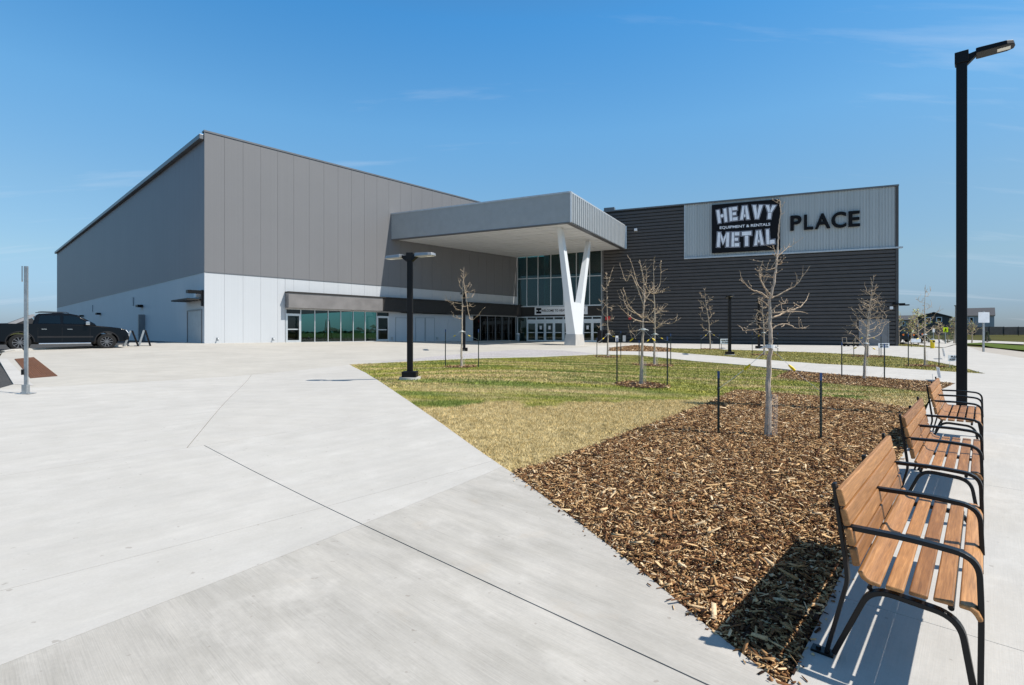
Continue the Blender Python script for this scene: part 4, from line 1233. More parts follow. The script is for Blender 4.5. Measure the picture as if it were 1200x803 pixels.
# ================================================================== lamps
def lamp_head(m_body, m_lens, root, rz, zt, L_=.62, wid=.32, arm=.18):
    ca, sa = math.cos(rz), math.sin(rz)
    def T(x, y, z): return (x*ca-y*sa, x*sa+y*ca, z)
    r0 = .075
    m = MB()
    m.hexa([T(r0, -.05, zt-.22), T(r0+arm, -.05, zt-.10), T(r0+arm, .05, zt-.10), T(r0, .05, zt-.22), T(r0, -.05, zt-.04), T(r0+arm, -.05, zt-.02), T(r0+arm, .05, zt-.02), T(r0, .05, zt-.04)])
    m.build('arm', 'black_metal', root, local=True)
    prof = [(r0+arm, -.15), (r0+arm+.05, -wid/2), (r0+arm+L_*.8, -wid/2), (r0+arm+L_*.97, -wid*.33), (r0+arm+L_, 0), (r0+arm+L_*.97, wid*.33), (r0+arm+L_*.8, wid/2), (r0+arm+.05, wid/2), (r0+arm, .15)]
    m = MB(); m.prism(prof, lambda x, y: T(x, y, zt-.10), lambda x, y: T(r0+arm+(x-r0-arm)*.97, y*.9, zt-.02+.02*(1-(x-r0-arm)/L_)))
    hd = m.build('lamp_head', m_body, root, local=True, bevel=.012)
    m = MB(); xa, xb = r0+arm+L_*.55, r0+arm+L_*.88
    m.hexa([T(xa, -wid*.2, zt-.108), T(xb, -wid*.2, zt-.108), T(xb, wid*.2, zt-.108), T(xa, wid*.2, zt-.108), T(xa, -wid*.2, zt-.101), T(xb, -wid*.2, zt-.101), T(xb, wid*.2, zt-.101), T(xa, wid*.2, zt-.101)])
    l = m.build('lens', m_lens, root, local=True)
    return hd
def lamp(base, H, heads, label, group, half=.075, head_mat='black_metal', footing=False, L_=.62, rz=0.0, arm=.18):
    root = empty('street_lamp', base, rz); tag(root, label, 'street lamp', group)
    m = MB(); m.box(-half, half, -half, half, .05, H); m.build('pole', 'black_metal', root, local=True, bevel=.012)
    m = MB(); m.box(-half-.02, half+.02, -half-.02, half+.02, H-.20, H+.012); m.build('pole_cap', 'black_metal', root, local=True, bevel=.008)
    m = MB(); m.box(-.2, .2, -.2, .2, .0, .20); m.build('base_cover', 'black_metal', root, local=True, bevel=.02)
    if footing:
        MB().cyl((0, 0, -.06), (0, 0, 1), .30, .2, 24).build('footing', 'kerb_concrete', root, local=True, smooth=True)
    for r in heads: lamp_head(head_mat, 'lens', root, r, H-.02, L_, arm=arm)
    return root
b = gp(1127, 489)
hh = (HY-63)/F*b.y + CAM_H - b.z
lamp(b, hh, [0.0], 'tall black single-headed street lamp behind the farthest bench', 'street lamps', .078, L_=.52, rz=math.atan2(-V.y, -V.x), arm=.12)
b = gp(480.5, 443.5); hA = (HY-297)/F*b.y+CAM_H-b.z
A2 = math.atan2(-.45, .89)
lamp(b, hA, [A2, A2+math.pi], 'black twin-headed street lamp at the corner of the lawn', 'street lamps', .075, 'lamp_grey', True, .58)
for (x, y, yt, lab) in ((544, 411.5, 342, 'distant black street lamp directly behind the slim tree before the entrance'),
                        (855, 416, 346, 'black street lamp on a pale footing in the strip lawn'),
                        (889.5, 408.5, 352, 'black street lamp half hidden behind the big tree trunk')):
    b = gp(x, y); lamp(b, (HY-yt)/F*b.y+CAM_H-b.z, [math.atan2(b.y, b.x)+.12, math.atan2(b.y, b.x)+.12+math.pi], lab, 'street lamps', .075, 'black_metal', x == 855)

# ================================================================== trees, stakes
def P3(px, py, y): return Vector(((px-CX)/F*y, y, zat(py, y)))
def smoothpath(pts, n=4, wob=0.0, rng=random):
    out = []
    for i in range(len(pts)-1):
        p0 = pts[max(i-1, 0)]; p1 = pts[i]; p2 = pts[i+1]; p3 = pts[min(i+2, len(pts)-1)]
        for k in range(n):
            t = k/n
            q = 0.5*((2*p1)+(p2-p0)*t+(2*p0-5*p1+4*p2-p3)*t*t+(3*p1-p0-3*p2+p3)*t**3)
            if wob and (i or k): q = q+Vector((rng.gauss(0, wob), rng.gauss(0, wob), rng.gauss(0, wob)))
            out.append(q)
    out.append(pts[-1]); return out
def twigs(m, path, r0, rng, n, ln, buds, spread=1.0, fat=1.0):
    for _ in range(n):
        i = rng.randrange(max(1, len(path)//6), len(path)); p = path[i]
        d = (path[i]-path[i-1]).normalized()
        s = Vector((rng.gauss(0, 1), rng.gauss(0, 1), rng.gauss(.35, .7))).normalized()
        v = (d*.45+s*spread).normalized(); L_ = ln*rng.uniform(.35, 1.15)
        pts = [p]; q = p
        for k in range(3):
            v = (v+Vector((rng.gauss(0, .3), rng.gauss(0, .3), rng.gauss(.12, .25)))).normalized(); q = q+v*(L_/3); pts.append(q)
        r = min(r0*.4, .0028+.0022*rng.random())*fat
        m.tube(pts, [r, r*.85, r*.65, r*.4], 4)
        for q in pts[1:]:
            if rng.random() < .6: buds.append((q, r))
def make_tree(base_px, trunk_px, branches, label, seed, rb, group='young bare trees', dt=0.0, ntw=5, tl=.22, guard=True, leaves=0, tie=None, dscale=.8, leafmat='leaf_spring'):
    rng = random.Random(seed)
    b = gp(*base_px); y = b.y
    root = empty('young_tree', b); tag(root, label, 'tree', group)
    tp = [b-Vector((0, 0, .06))]+[P3(px, py, y) for px, py in trunk_px]
    tp = [p if i == 0 else p+Vector((0, rng.gauss(0, .02), 0)) for i, p in enumerate(tp)]
    H = tp[-1].z-b.z
    path = smoothpath(tp, 6, .0035*H/2.8, rng)
    rad = [rb*(1-.93*((p.z-b.z)/H)**.8) + (rb*.25 if i == 0 else 0) if p.z > b.z else rb*1.25 for i, p in enumerate(path)]
    rad = [max(x, .005) for x in rad]
    m = MB(); m.tube(path, rad, 9); m.build('trunk', 'bark', root, smooth=True)
    m = MB(); buds = []
    twigs(m, path[len(path)//3:], rb*.3, rng, ntw*2, tl*.7, buds, fat=max(1, y/11))
    for br in branches:
        dy = rng.choice((-1, 1))*rng.uniform(.25, 1.0)*dscale
        p0 = P3(*br[0], y); zs = [min(1.0, k/(len(br)-1)) for k in range(len(br))]
        w = abs(P3(*br[-1], y).x-p0.x)+.25*abs(P3(*br[-1], y).z-p0.z)
        # anchor on the trunk axis
        anchor = min(path, key=lambda q: abs(q.z-p0.z)+.3*abs(q.x-p0.x))
        pts = [anchor]
        for k in range(1, len(br)):
            yy = y+dy*w*zs[k]; pts.append(P3(*br[k], yy))
        pb = smoothpath(pts, 5, .0025*H/2.8, rng)
        r0 = max(.005, rb*.27*(.5+.5*min(1, (pts[-1]-pts[0]).length/.9)))
        rr = [max(.0026, r0*(1-.8*i/(len(pb)-1))) for i in range(len(pb))]
        m.tube(pb, rr, 6)
        twigs(m, pb, r0, rng, ntw, tl, buds, fat=max(1, y/11))
    for q, r in buds:
        s = r*1.5+.002
        m.add([q+Vector((0, 0, s*1.7)), q+Vector((s, 0, 0)), q+Vector((-s*.5, s*.87, 0)), q+Vector((-s*.5, -s*.87, 0)), q-Vector((0, 0, s))], [(0, 1, 2), (0, 2, 3), (0, 3, 1), (4, 2, 1), (4, 3, 2), (4, 1, 3)])
    m.build('crown', 'twig', root)
    if leaves:
        lm = MB()
        for _ in range(leaves):
            q, r = rng.choice(buds); q = q+Vector((rng.gauss(0, .07), rng.gauss(0, .07), rng.gauss(0, .07)))
            a = Vector((rng.gauss(0, 1), rng.gauss(0, 1), rng.gauss(0, 1))).normalized(); c = a.orthogonal().normalized(); s = rng.uniform(.02, .045)*(y/26 if y > 26 else 1)
            lm.add([q-a*s, q+c*s*.5, q+a*s, q-c*s*.5], [(0, 1, 2, 3)])
        lm.build('leaves', leafmat, root)
    if guard:
        g = MB(); hg = .62
        g.tube([b+Vector((rb*.9, 0, .0)), b+Vector((rb*1.1, 0, hg))], [rb*1.7, rb*1.6], 12, cap=False); g.build('tree_guard', 'mesh_guard', root, smooth=True)
    if tie:
        t = MB(); c = min(path, key=lambda q: abs(q.z-zat(tie, y))); r = rb*1.15
        t.tube([c+Vector((0, 0, -.025)), c+Vector((0, 0, .025))], [r, r], 10); t.tube([c+Vector((r, 0, 0)), c+Vector((r+.09, .03, -.03))], [.012, .006], 5); t.tube([c-Vector((r, 0, 0)), c+Vector((-r-.08, .03, -.035))], [.012, .006], 5)
        t.build('tie', 'strap', root)
        return root, c
    return root, None
def stake(px, yb_, yt, label, anchor=None, flag=True, blue=True):
    b = gp(px, yb_); H = (HY-yt)/F*b.y+CAM_H-b.z
    root = empty('tree_stake', b); tag(root, label, 'stake', 'T-post tree stakes')
    m = MB(); w = .017; h0 = H-.11 if blue else H
    m.box(-w, w, -.003, .003, -.1, h0); m.box(-.003, .003, .0032, .028, -.1, h0)
    for k in range(int(h0/.055)): m.box(-.006, .006, -.011, -.0032, .05+k*.055, .066+k*.055)
    m.build('post', 'post_green', root, local=True)
    if blue:
        m = MB(); m.box(-w-.001, w+.001, -.0035, .0035, h0+.0005, H); m.box(-.0032, .0032, .0037, .028, h0+.0005, H); m.build('painted_tip', 'blue_tip', root, local=True)
    if anchor is not None:
        a = b+Vector((0, 0, H*.72)); pts = [a.lerp(anchor, k/8)-Vector((0, 0, .03*math.sin(math.pi*k/8))) for k in range(9)]
        m = MB(); m.tube(pts, .003, 4); m.build('guy_wire', 'strap', root)
        if flag:
            q = pts[4]; q2 = pts[5]
            m = MB(); m.tube([q, q.lerp(q2, .5), q2], [.016, .022, .012], 6); m.build('wire_marker', 'yellow', root)
    return root
# --- the tree in the planting bed
def C(px, py): return (820+px/3.347, 280+py/3.347)
t1b = [[C(272, 222), C(240, 165), C(236, 120), C(248, 85)], [C(262, 228), C(235, 210), C(205, 200), C(180, 178), C(162, 150)],
       [C(284, 238), C(310, 220), C(345, 200), C(378, 182), C(405, 145), C(433, 105)], [C(282, 322), C(310, 300), C(345, 283), C(392, 268), C(418, 240), C(428, 212)],
       [C(282, 358), C(310, 338), C(345, 335), C(375, 348), C(405, 350), C(430, 340)], [C(345, 283), C(380, 285), C(425, 293)] , [C(270, 358), C(240, 352), C(215, 356), C(170, 360)],
       [C(281, 295), C(305, 262), C(325, 255), C(345, 252)], [C(268, 275), C(250, 245), C(238, 238)], [C(292, 160), C(268, 148), C(250, 150)], [C(300, 110), C(282, 118), C(262, 124)], [C(306, 70), C(330, 48), C(362, 24)],
       [C(303, 80), C(296, 55), C(292, 40)], [C(272, 340), C(245, 330), C(215, 322)], [C(262, 235), C(255, 190), C(250, 165)], [C(300, 105), C(312, 100), C(322, 98)]]
root, an = make_tree((900, 511), [C(270, 640), C(275, 500), C(276, 380), C(278, 250), C(290, 180), C(300, 100), C(312, 20), (913, 264), (914.5, 248), (914, 235)], t1b,
                     'bare young tree rising from the large mulch bed', 3, .052, ntw=6, tl=.17, tie=405, dscale=.5)
stake(842, 508, 435, 'blue-tipped T-post left of the tree in the mulch bed', an)
stake(962, 515, 437, 'blue-tipped T-post right of the tree in the mulch bed', an)
def Dq(px, py): return (690+px/7.3, 290+py/7.3)
t2b = [[Dq(440, 490), Dq(370, 240), Dq(320, 290), Dq(265, 145)], [Dq(455, 375), Dq(415, 310), Dq(385, 200), Dq(360, 120)], [Dq(465, 330), Dq(490, 300), Dq(495, 220), Dq(485, 170)],
       [Dq(435, 605), Dq(380, 540), Dq(335, 480), Dq(310, 385)], [Dq(425, 600), Dq(350, 540), Dq(310, 480), Dq(295, 430)], [Dq(460, 640), Dq(400, 620), Dq(340, 580), Dq(270, 515)],
       [Dq(465, 470), Dq(520, 390), Dq(545, 340)], [Dq(470, 610), Dq(530, 570), Dq(560, 520)], [Dq(455, 700), Dq(400, 715), Dq(345, 715)], [Dq(465, 640), Dq(520, 640), Dq(570, 640)], [Dq(470, 400), Dq(530, 380), Dq(560, 370)]]
root, an = make_tree((751, 451), [(752, 420), Dq(462, 700), Dq(465, 610), Dq(470, 480), Dq(472, 360), Dq(460, 250), Dq(442, 135)], t2b, 'bare many-branched young tree in the middle of the lawn', 5, .052, ntw=9, tl=.28, tie=388)
stake(723, 449, 396, 'T-post left of the many-branched lawn tree', an); stake(782, 453, 394.5, 'T-post right of the many-branched lawn tree', an)
t3b = [[Dq(572, 395), Dq(600, 340), Dq(614, 280), Dq(617, 125)], [Dq(568, 575), Dq(610, 540), Dq(650, 475)], [Dq(570, 700), Dq(620, 660), Dq(690, 612)], [Dq(575, 690), Dq(640, 650), Dq(700, 655), Dq(755, 622)], [Dq(555, 400), Dq(520, 380), Dq(480, 310), Dq(440, 140)],
       [Dq(560, 470), Dq(500, 440), Dq(470, 400)], [Dq(560, 640), Dq(510, 610), Dq(480, 580)], [Dq(560, 390), Dq(610, 385), Dq(648, 376)], [Dq(565, 560), Dq(620, 550), Dq(685, 545)]]
root, an = make_tree((767, 428), [(767, 412), Dq(566, 740), Dq(567, 600), Dq(560, 400), Dq(556, 250), Dq(558, 108)], t3b, 'bare young tree just behind the many-branched lawn tree', 8, .052, ntw=8, tl=.33, tie=391)
stake(786, 429, 391, 'T-post right of the tree standing behind the lawn tree', an); stake(749, 428, 399, 'T-post just left of the tree standing behind the lawn tree', an)
t4b = [[Dq(158, 350), Dq(175, 290), Dq(195, 210), Dq(218, 155)], [Dq(150, 400), Dq(130, 360), Dq(120, 330)], [Dq(158, 480), Dq(125, 470), Dq(100, 465)], [Dq(160, 600), Dq(130, 580), Dq(112, 545)], [Dq(160, 640), Dq(190, 620), Dq(212, 612)],
       [Dq(165, 735), Dq(200, 735), Dq(225, 712)], [Dq(160, 660), Dq(110, 670), Dq(82, 690)], [Dq(158, 520), Dq(190, 520), Dq(215, 530)]]
root, an = make_tree((712, 418), [(712, 405), Dq(165, 740), Dq(158, 560), Dq(152, 240), Dq(160, 330)], t4b, 'slender bare tree in front of the red notice by the entrance', 12, .05, ntw=7, tl=.3, tie=391)
stake(699.5, 419, 396, 'T-post left of the slender tree near the entrance', an); stake(727.5, 419.5, 388, 'T-post right of the slender tree near the entrance', an)
def E(px, py): return (430+px/4.229, 270+py/4.229)
t5b = [[E(472, 360), E(430, 358), E(397, 345)], [E(470, 400), E(440, 388), E(428, 362)], [E(475, 340), E(500, 335), E(522, 332)], [E(474, 320), E(495, 285), E(512, 262)], [E(472, 300), E(462, 280), E(460, 262)], [E(474, 385), E(500, 375), E(526, 380)],
       [E(474, 240), E(510, 432), E(545, 425), E(570, 395)], [E(468, 445), E(445, 435), E(430, 428)], [E(474, 305), E(510, 305), E(524, 288)], [E(476, 250), E(484, 235), E(487, 228)]]
root, an = make_tree((541, 430), [E(468, 620), E(470, 500), E(473, 380), E(474, 300), E(478, 240), E(480, 180)], t5b, 'slim bare tree beside the twin-headed lamp', 21, .045, ntw=6, tl=.25, tie=389)
stake(522, 430, 386, 'T-post nearest the twin-headed lamp', an); stake(560.8, 430, 386, 'T-post right of the slim tree before the entrance', an)
def rand_tree(base, top, width, label, seed, rb, stakes=None, n=9, leaves=0, tie=None, group='young bare trees', guard=True, ntw=6, tl=.3, leafmat='leaf_spring', lean=0):
    rng = random.Random(seed); bx, by = base; tx, ty = top; H = by-ty
    tr = [(bx+(tx-bx)*.2+rng.gauss(0, .6), by-H*.3), (bx+(tx-bx)*.4+rng.gauss(0, .6), by-H*.55), (bx+(tx-bx)*.7+rng.gauss(0, .8), by-H*.78), (tx, ty)]
    br = []
    for k in range(n):
        f = .32+.6*k/n; x0 = bx+(tx-bx)*f; y0 = by-H*f; s = 1 if k % 2 else -1
        w = width*(1.15-f)*rng.uniform(.7, 1.25)*s
        br.append([(x0, y0), (x0+w*.45, y0-abs(w)*rng.uniform(.1, .35)), (x0+w*.8, y0-abs(w)*rng.uniform(.3, .7)), (x0+w, y0-abs(w)*rng.uniform(.5, 1.2))])
    root, an = make_tree(base, tr, br, label, seed, rb, group, ntw=ntw, tl=tl, leaves=leaves, tie=tie, guard=guard, leafmat=leafmat)
    for (sx, sy, st, lab) in (stakes or []): stake(sx, sy, st, lab, an)
rand_tree((832.5, 409.5), (826, 340), 14, 'small bare tree before the ribbed wall, left of the footing lamp', 31, .055, [(821.5, 410, 393, 'T-post left of the small tree before the ribbed wall'), (843, 410, 392, 'T-post right of the small tree before the ribbed wall')], tie=388.5)
rand_tree((895.5, 416.5), (893, 348), 12, 'small bare tree mostly hidden by the tree in the mulch bed', 32, .055, [(881.5, 416, 390, 'T-post left of the hidden tree behind the mulch bed'), (911.5, 416, 390, 'T-post right of the hidden tree behind the mulch bed')], tie=391)
rand_tree((1012.5, 443.5), (1023.5, 325), 25, 'dark bare tree in the mulch strip beside the footpath', 33, .044, [(986.5, 442, 401, 'T-post left of the tree in the mulch strip'), (1036.5, 444, 403, 'T-post right of the tree in the mulch strip')], n=12, tie=405, ntw=9)
rand_tree((1016.5, 418), (1022, 345), 18, 'bare tree in front of the grey overhead door', 34, .055, [(1000.5, 418, 392, 'T-post left of the tree before the overhead door'), (1032.5, 418.5, 392, 'T-post right of the tree before the overhead door')], tie=393.5)
rand_tree((1084, 429), (1083.5, 334), 20, 'thin bare tree near the right end of the strip lawn', 35, .042, [(1064.5, 430, 391, 'T-post left of the thin tree at the strip lawn end'), (1100.5, 430, 398, 'T-post right of the thin tree at the strip lawn end')], n=8, tie=393)
for x, yb_, yt, w, lab, lv in ((1053.5, 402.5, 366, 9, 'leafing young tree just past the building corner', 150), (1076.5, 405, 362, 15, 'greenest leafing young tree before the dark house', 240),
                               (1068, 404.2, 372, 8, 'small leafing tree between the corner tree and the greenest one', 150), (1101, 401.5, 376, 6, 'sparse far tree left of the yellow crossing sign', 50),
                               (1118, 402, 374, 8, 'pale leafing tree just left of the tall lamp pole', 160), (1139, 401.5, 377, 8, 'sparse far tree right of the tall lamp pole', 60)):
    rand_tree((x, yb_), (x+random.uniform(-1.5, 1.5), yt), w, lab, int(x), .07, n=9, leaves=lv, guard=False, group='leafing young trees beyond the corner', ntw=6, tl=.4)
# ================================================================== mulch and grass
ringspec = [((751, 450.5), .72, 'lawn tree'), ((767, 428), .8, 'rear lawn tree'), ((712, 418), .7, 'slender tree by the entrance'), ((541, 429.5), .62, 'slim tree near the twin lamp'), ((832.5, 409.2), .75, 'small tree before the ribbed wall'),
            ((895.5, 416), .75, 'hidden tree'), ((1016.5, 417.6), .9, 'tree before the overhead door'), ((1084, 428.8), .72, 'thin tree at the strip lawn end')]
for (px_, r, nm) in ringspec:
    c = gp(*px_); rings.append((c.x, c.y, r))
    n = int(900*r); a = RNG.random(n)*2*np.pi; rr = r*np.sqrt(RNG.random(n))*(1+.12*np.sin(3*a+c.x))
    o = chips('mulch_ring', np.stack([c.x+rr*np.cos(a), c.y+rr*np.sin(a)], 1), .03, .11, .012, .035, .05, 'ring of brown bark mulch around the '+nm, -.015, .3)
    m = MB(); k = 20; vs_ = [(c.x, c.y, c.z+.028)]+[(c.x+r*.95*math.cos(2*math.pi*i/k), c.y+r*.95*math.sin(2*math.pi*i/k), zgf(c.x+r*.95*math.cos(2*math.pi*i/k), c.y+r*.95*math.sin(2*math.pi*i/k))-.005) for i in range(k)]
    m.add(vs_, [(0, 1+i, 1+(i+1) % k) for i in range(k)]); m.build('soil_mound', 'mulch_base', o)
A1 = area(bed1); print('BED', A1, area(bed2), area(lawn1), area(lawn2))
near = rand_in(bed1, int(A1*2400))
fib = rand_in(bed1, int(A1*3000))
big = rand_in(bed1, int(A1*230))
pts = np.concatenate([near])
chips('bark_mulch', pts, .020, .080, .005, .015, .05, 'brown and tan bark mulch filling the large planting bed', -.035, .30)
chips('bark_fibres', fib, .014, .065, .0025, .007, .058, 'thin shredded bark fibres scattered over the planting bed', -.03, .4)
chips('large_bark_pieces', big, .05, .14, .010, .026, .05, 'larger pale bark pieces lying on the planting bed', -.005, .22)
p2 = rand_in(bed2, int(area(bed2)*700)); chips('bark_mulch', p2, .025, .09, .008, .028, .05, 'bark mulch strip along the footpath edge', -.03, .3)
p3 = rand_in(bed3, int(area(bed3)*120)); chips('bark_mulch', p3, .05, .14, .02, .05, .06, 'bark mulch patch near the entrance corner', -.03, .3)
# a few chips kicked over the pavement edge
ed = []
for line in (g2(*BED_L), g2(*BED_R)):
    for a_, b_ in zip(line[:-1], line[1:]):
        a_ = np.array(a_[:2]); b_ = np.array(b_[:2]); L_ = np.linalg.norm(b_-a_); k_ = int(L_*26)
        t_ = RNG.random((k_, 1)); d_ = (b_-a_)/L_; n_ = np.array([d_[1], -d_[0]])
        ed.append(a_+(b_-a_)*t_+n_*(np.abs(RNG.normal(0, .035, (k_, 1)))*RNG.choice([-1, 1], (k_, 1))))
ed = np.concatenate(ed); ed = ed[ed[:, 1] > 1.6]
chips('spilled_bark', ed, .012, .06, .004, .014, .006, 'bark chips spilled along the pavement edge of the planting bed', .004, .1)
def keep(p):
    k = np.ones(len(p), bool)
    for x, y, r in rings: k &= ((p[:, 0]-x)**2+(p[:, 1]-y)**2) > (r*.92)**2
    return p[k]
g1 = keep(rand_in(lawn1, int(area(lawn1)*1500)))
dd = np.hypot(g1[:, 0], g1[:, 1])
nearm = dd < 13
blades('turf_grass', g1[nearm], .034, .008, 'grass_blades', -.025, 'short straw-coloured turf on the large lawn')
blades('turf_grass', g1[~nearm][::2], .036, .02, 'grass_blades', -.025, 'short green and tan turf on the far part of the large lawn')
xn = rand_in([p for p in lawn1], 260000); xn = xn[np.hypot(xn[:, 0], xn[:, 1]) < 11.5]; xn = keep(xn)
blades('turf_grass', xn, .036, .006, 'grass_blades', -.025, 'dense short dry turf beside the planting bed')
g2_ = keep(rand_in(lawn2, int(min(60000, area(lawn2)*300)))); blades('turf_grass', g2_, .05, .03, 'grass_blades_far', -.025, 'green turf on the strip lawn beyond the footpath')
g3_ = rand_in(lawn3, 3000); blades('turf_grass', g3_, .05, .04, 'grass_blades_far', -.025, 'small triangle of turf at the building corner')
# ================================================================== left side: truck, boards, post, tactile plate
def make_truck():
    yf = 28.0; fx = (126-CX)/F*yf
    rear = Vector((fx, yf))-U*4.80
    z0 = zgf(fx, yf)-.06
    rz = math.atan2(U.y, U.x)
    root = empty('pickup_truck', (rear.x, rear.y, z0), rz); tag(root, 'black four-door pickup truck parked at the left edge', 'truck')
    fw_, rw = (4.62, .41), (1.28, .41)
    def archp(c, r, a0, a1): return [(c[0]+r*math.cos(math.radians(a0+(a1-a0)*i/12)), c[1]+r*math.sin(math.radians(a0+(a1-a0)*i/12))) for i in range(13)]
    prof = [(.0, .56), (.0, .78), (.06, 1.0), (.10, 1.30), (.9, 1.33), (1.9, 1.31), (3.2, 1.28), (4.05, 1.25), (4.6, 1.20), (5.15, 1.13), (5.42, 1.04), (5.52, .9), (5.56, .72), (5.54, .52), (5.40, .42), (5.16, .40)] + \
        archp(fw_, .50, 0, 180) + [(4.06, .36), (1.85, .36)] + archp(rw, .50, 0, 180) + [(.55, .42), (.12, .50)]
    m = MB(); W2 = .98
    n = len(prof)
    rings_ = []
    for yy, sx, lift in ((-W2+.10, 1.0, 0), (-W2, 1.0, 0), (W2, 1.0, 0), (W2-.10, 1, 0)): pass
    # section: shoulder pulled in a little above 1.1 m
    def at(side, p, inn): 
        tuck = .06 if p[1] > 1.12 else .0
        return (p[0], side*(W2-inn-tuck), p[1])
    m.prism(prof, lambda x, z: at(-1, (x, z), 0), lambda x, z: at(1, (x, z), 0))
    body = m.build('body', 'car_black', root, local=True, bevel=.05, seg=3, smooth=True)
    cab = [(1.72, 1.26), (1.86, 1.74), (1.98, 1.82), (2.6, 1.87), (3.15, 1.85), (3.42, 1.79), (4.22, 1.24)]
    m = MB()
    def cb(side, x, z): return (x, side*(.93-(z-1.26)*.34), z)
    m.prism(cab, lambda x, z: cb(-1, x, z), lambda x, z: cb(1, x, z)); cabo = m.build('cab', 'car_black', root, local=True, bevel=.045, seg=3, smooth=True)
    def sidepoly(name, pts, mat, side, out, par, th=.01):
        m = MB(); m.prism(pts, lambda x, z: (x, side*(.93-(z-1.26)*.34+out), z), lambda x, z: (x, side*(.93-(z-1.26)*.34+out-th), z)); return m.build(name, mat, par, local=True)
    for s in (-1, 1):
        sidepoly('window', [(1.93, 1.33), (2.76, 1.33), (2.76, 1.74), (2.02, 1.72)], 'glass_dark', s, .012, cabo)
        sidepoly('window', [(2.88, 1.33), (3.86, 1.33), (3.42, 1.68), (3.26, 1.735), (2.88, 1.745)], 'glass_dark', s, .012, cabo)
        # sail panel behind the cab
        m = MB(); m.prism([(.85, 1.31), (1.15, 1.31), (1.72, 1.62), (1.86, 1.76), (1.72, 1.78)], lambda x, z: (x, s*(.93-(z-1.26)*.30), z), lambda x, z: (x, s*(.86-(z-1.26)*.30), z)); m.build('sail_panel', 'car_sail', root, local=True)
        m = MB(); m.prism([(1.15, 1.31), (1.72, 1.31), (1.78, 1.50), (1.72, 1.60)], lambda x, z: (x, s*(.90-(z-1.26)*.30), z), lambda x, z: (x, s*(.86-(z-1.26)*.30), z)); m.build('sail_window', 'car_plastic', root, local=True)
        for xh in (2.05, 3.02):
            m = MB(); m.box(xh, xh+.2, s*.975 if s > 0 else -.995, .995 if s > 0 else -.975, 1.03, 1.065); m.build('door_handle', 'chrome', root, local=True)
        m = MB(); ya, yb2 = sorted((s*.95, s*1.16)); m.box(3.72, 3.90, ya, yb2, 1.27, 1.45); m.build('mirror', 'chrome', root, local=True, bevel=.03)
        m = MB(); ya, yb2 = sorted((s*.62, s*.96)); m.hexa([(5.28, ya, .86), (5.57, ya, .86), (5.53, yb2, .86), (5.22, yb2, .86), (5.28, ya, 1.02), (5.475, ya, 1.02), (5.43, yb2, 1.02), (5.22, yb2, 1.02)]); m.build('headlight', 'headlight', root, local=True, bevel=.015)
        m = MB(); m.tube([(1.95, s*1.0, .33), (3.95, s*1.0, .33)], .035, 8); m.build('side_step', 'chrome', root, local=True, smooth=True)
        m = MB(); m.tube([(1.95, s*.66, 1.90), (2.1, s*.66, 1.925), (3.0, s*.66, 1.915), (3.12, s*.66, 1.87)], .018, 6); m.build('roof_rail', 'car_plastic', root, local=True)
        m = MB(); ya, yb2 = sorted((s*.979, s*.99)); m.box(1.9, 4.05, ya, yb2, .62, .70); m.build('side_moulding', 'car_plastic', root, local=True)
        for xd in (1.92, 2.82, 3.92):
            m = MB(); ya, yb2 = sorted((s*.976, s*.984)); m.box(xd-.005, xd+.005, ya, yb2, .42, 1.12); m.build('door_seam', 'car_plastic', root, local=True)
        for c in (fw_, rw):
            w = MB(); yc = s*.86
            prof_t = [(-.13, .27), (-.135, .36), (-.11, .405), (.11, .405), (.135, .36), (.13, .27)]
            k = 28; base = len(w.v)
            for i in range(k):
                a = 2*math.pi*i/k
                for (o_, r) in prof_t: w.v.append((c[0]+r*math.cos(a), yc+o_, c[1]-.01+r*math.sin(a)))
            q = len(prof_t)
            for i in range(k):
                for j in range(q): w.f.append((i*q+j, ((i+1) % k)*q+j, ((i+1) % k)*q+(j+1) % q, i*q+(j+1) % q))
            wo = w.build('wheel', 'tyre', root, local=True, smooth=True)
            r_ = MB(); r_.cyl((c[0], yc+s*.04, c[1]-.01), (0, 1, 0), .27, .06, 24); r_.build('rim_back', 'sign_black', wo, local=True)
            r_ = MB()
            for i in range(10):
                a = 2*math.pi*i/10; d = Vector((math.cos(a), 0, math.sin(a))); cc = Vector((c[0], yc+s*.09, c[1]-.01)); r_.bar([cc+d*.05, cc+d*.26], .035, .02, (-d.z, 0, d.x))
            r_.tube([(c[0]+.265*math.cos(2*math.pi*i/24), yc+s*.10, c[1]-.01+.265*math.sin(2*math.pi*i/24)) for i in range(25)], .012, 6, cap=False)
            r_.cyl((c[0], yc+s*.09, c[1]-.01), (0, 1, 0), .06, .03, 12); r_.build('rim', 'rim_metal', wo, local=True)
            l_ = MB(); l_.tube([(c[0]+.51*math.cos(math.pi*i/14), s*.975, c[1]+.51*math.sin(math.pi*i/14)) for i in range(15)], .03, 6); l_.build('wheel_flare', 'car_plastic', root, local=True, smooth=True)
    m = MB(); m.hexa([(3.40, -.62, 1.775), (4.14, -.84, 1.30), (4.14, .84, 1.30), (3.40, .62, 1.775), (3.44, -.62, 1.80), (4.18, -.84, 1.315), (4.18, .84, 1.315), (3.44, .62, 1.80)]); m.build('windshield', 'glass_dark', cabo, local=True)
    m = MB(); m.box(5.50, 5.60, -.9, .9, .48, .70); m.build('bumper', 'car_black', root, local=True, bevel=.03)
    m = MB(); m.box(5.44, 5.57, -.55, .55, .74, .98); m.build('grille', 'car_plastic', root, local=True)
    m = MB(); m.box(-.08, .05, -.9, .9, .52, .70); m.build('bumper', 'car_plastic', root, local=True, bevel=.03)
    m = MB(); m.box(.35, 5.1, -.8, .8, .30, .6); m.build('underbody', 'tyre', root, local=True)
make_truck()
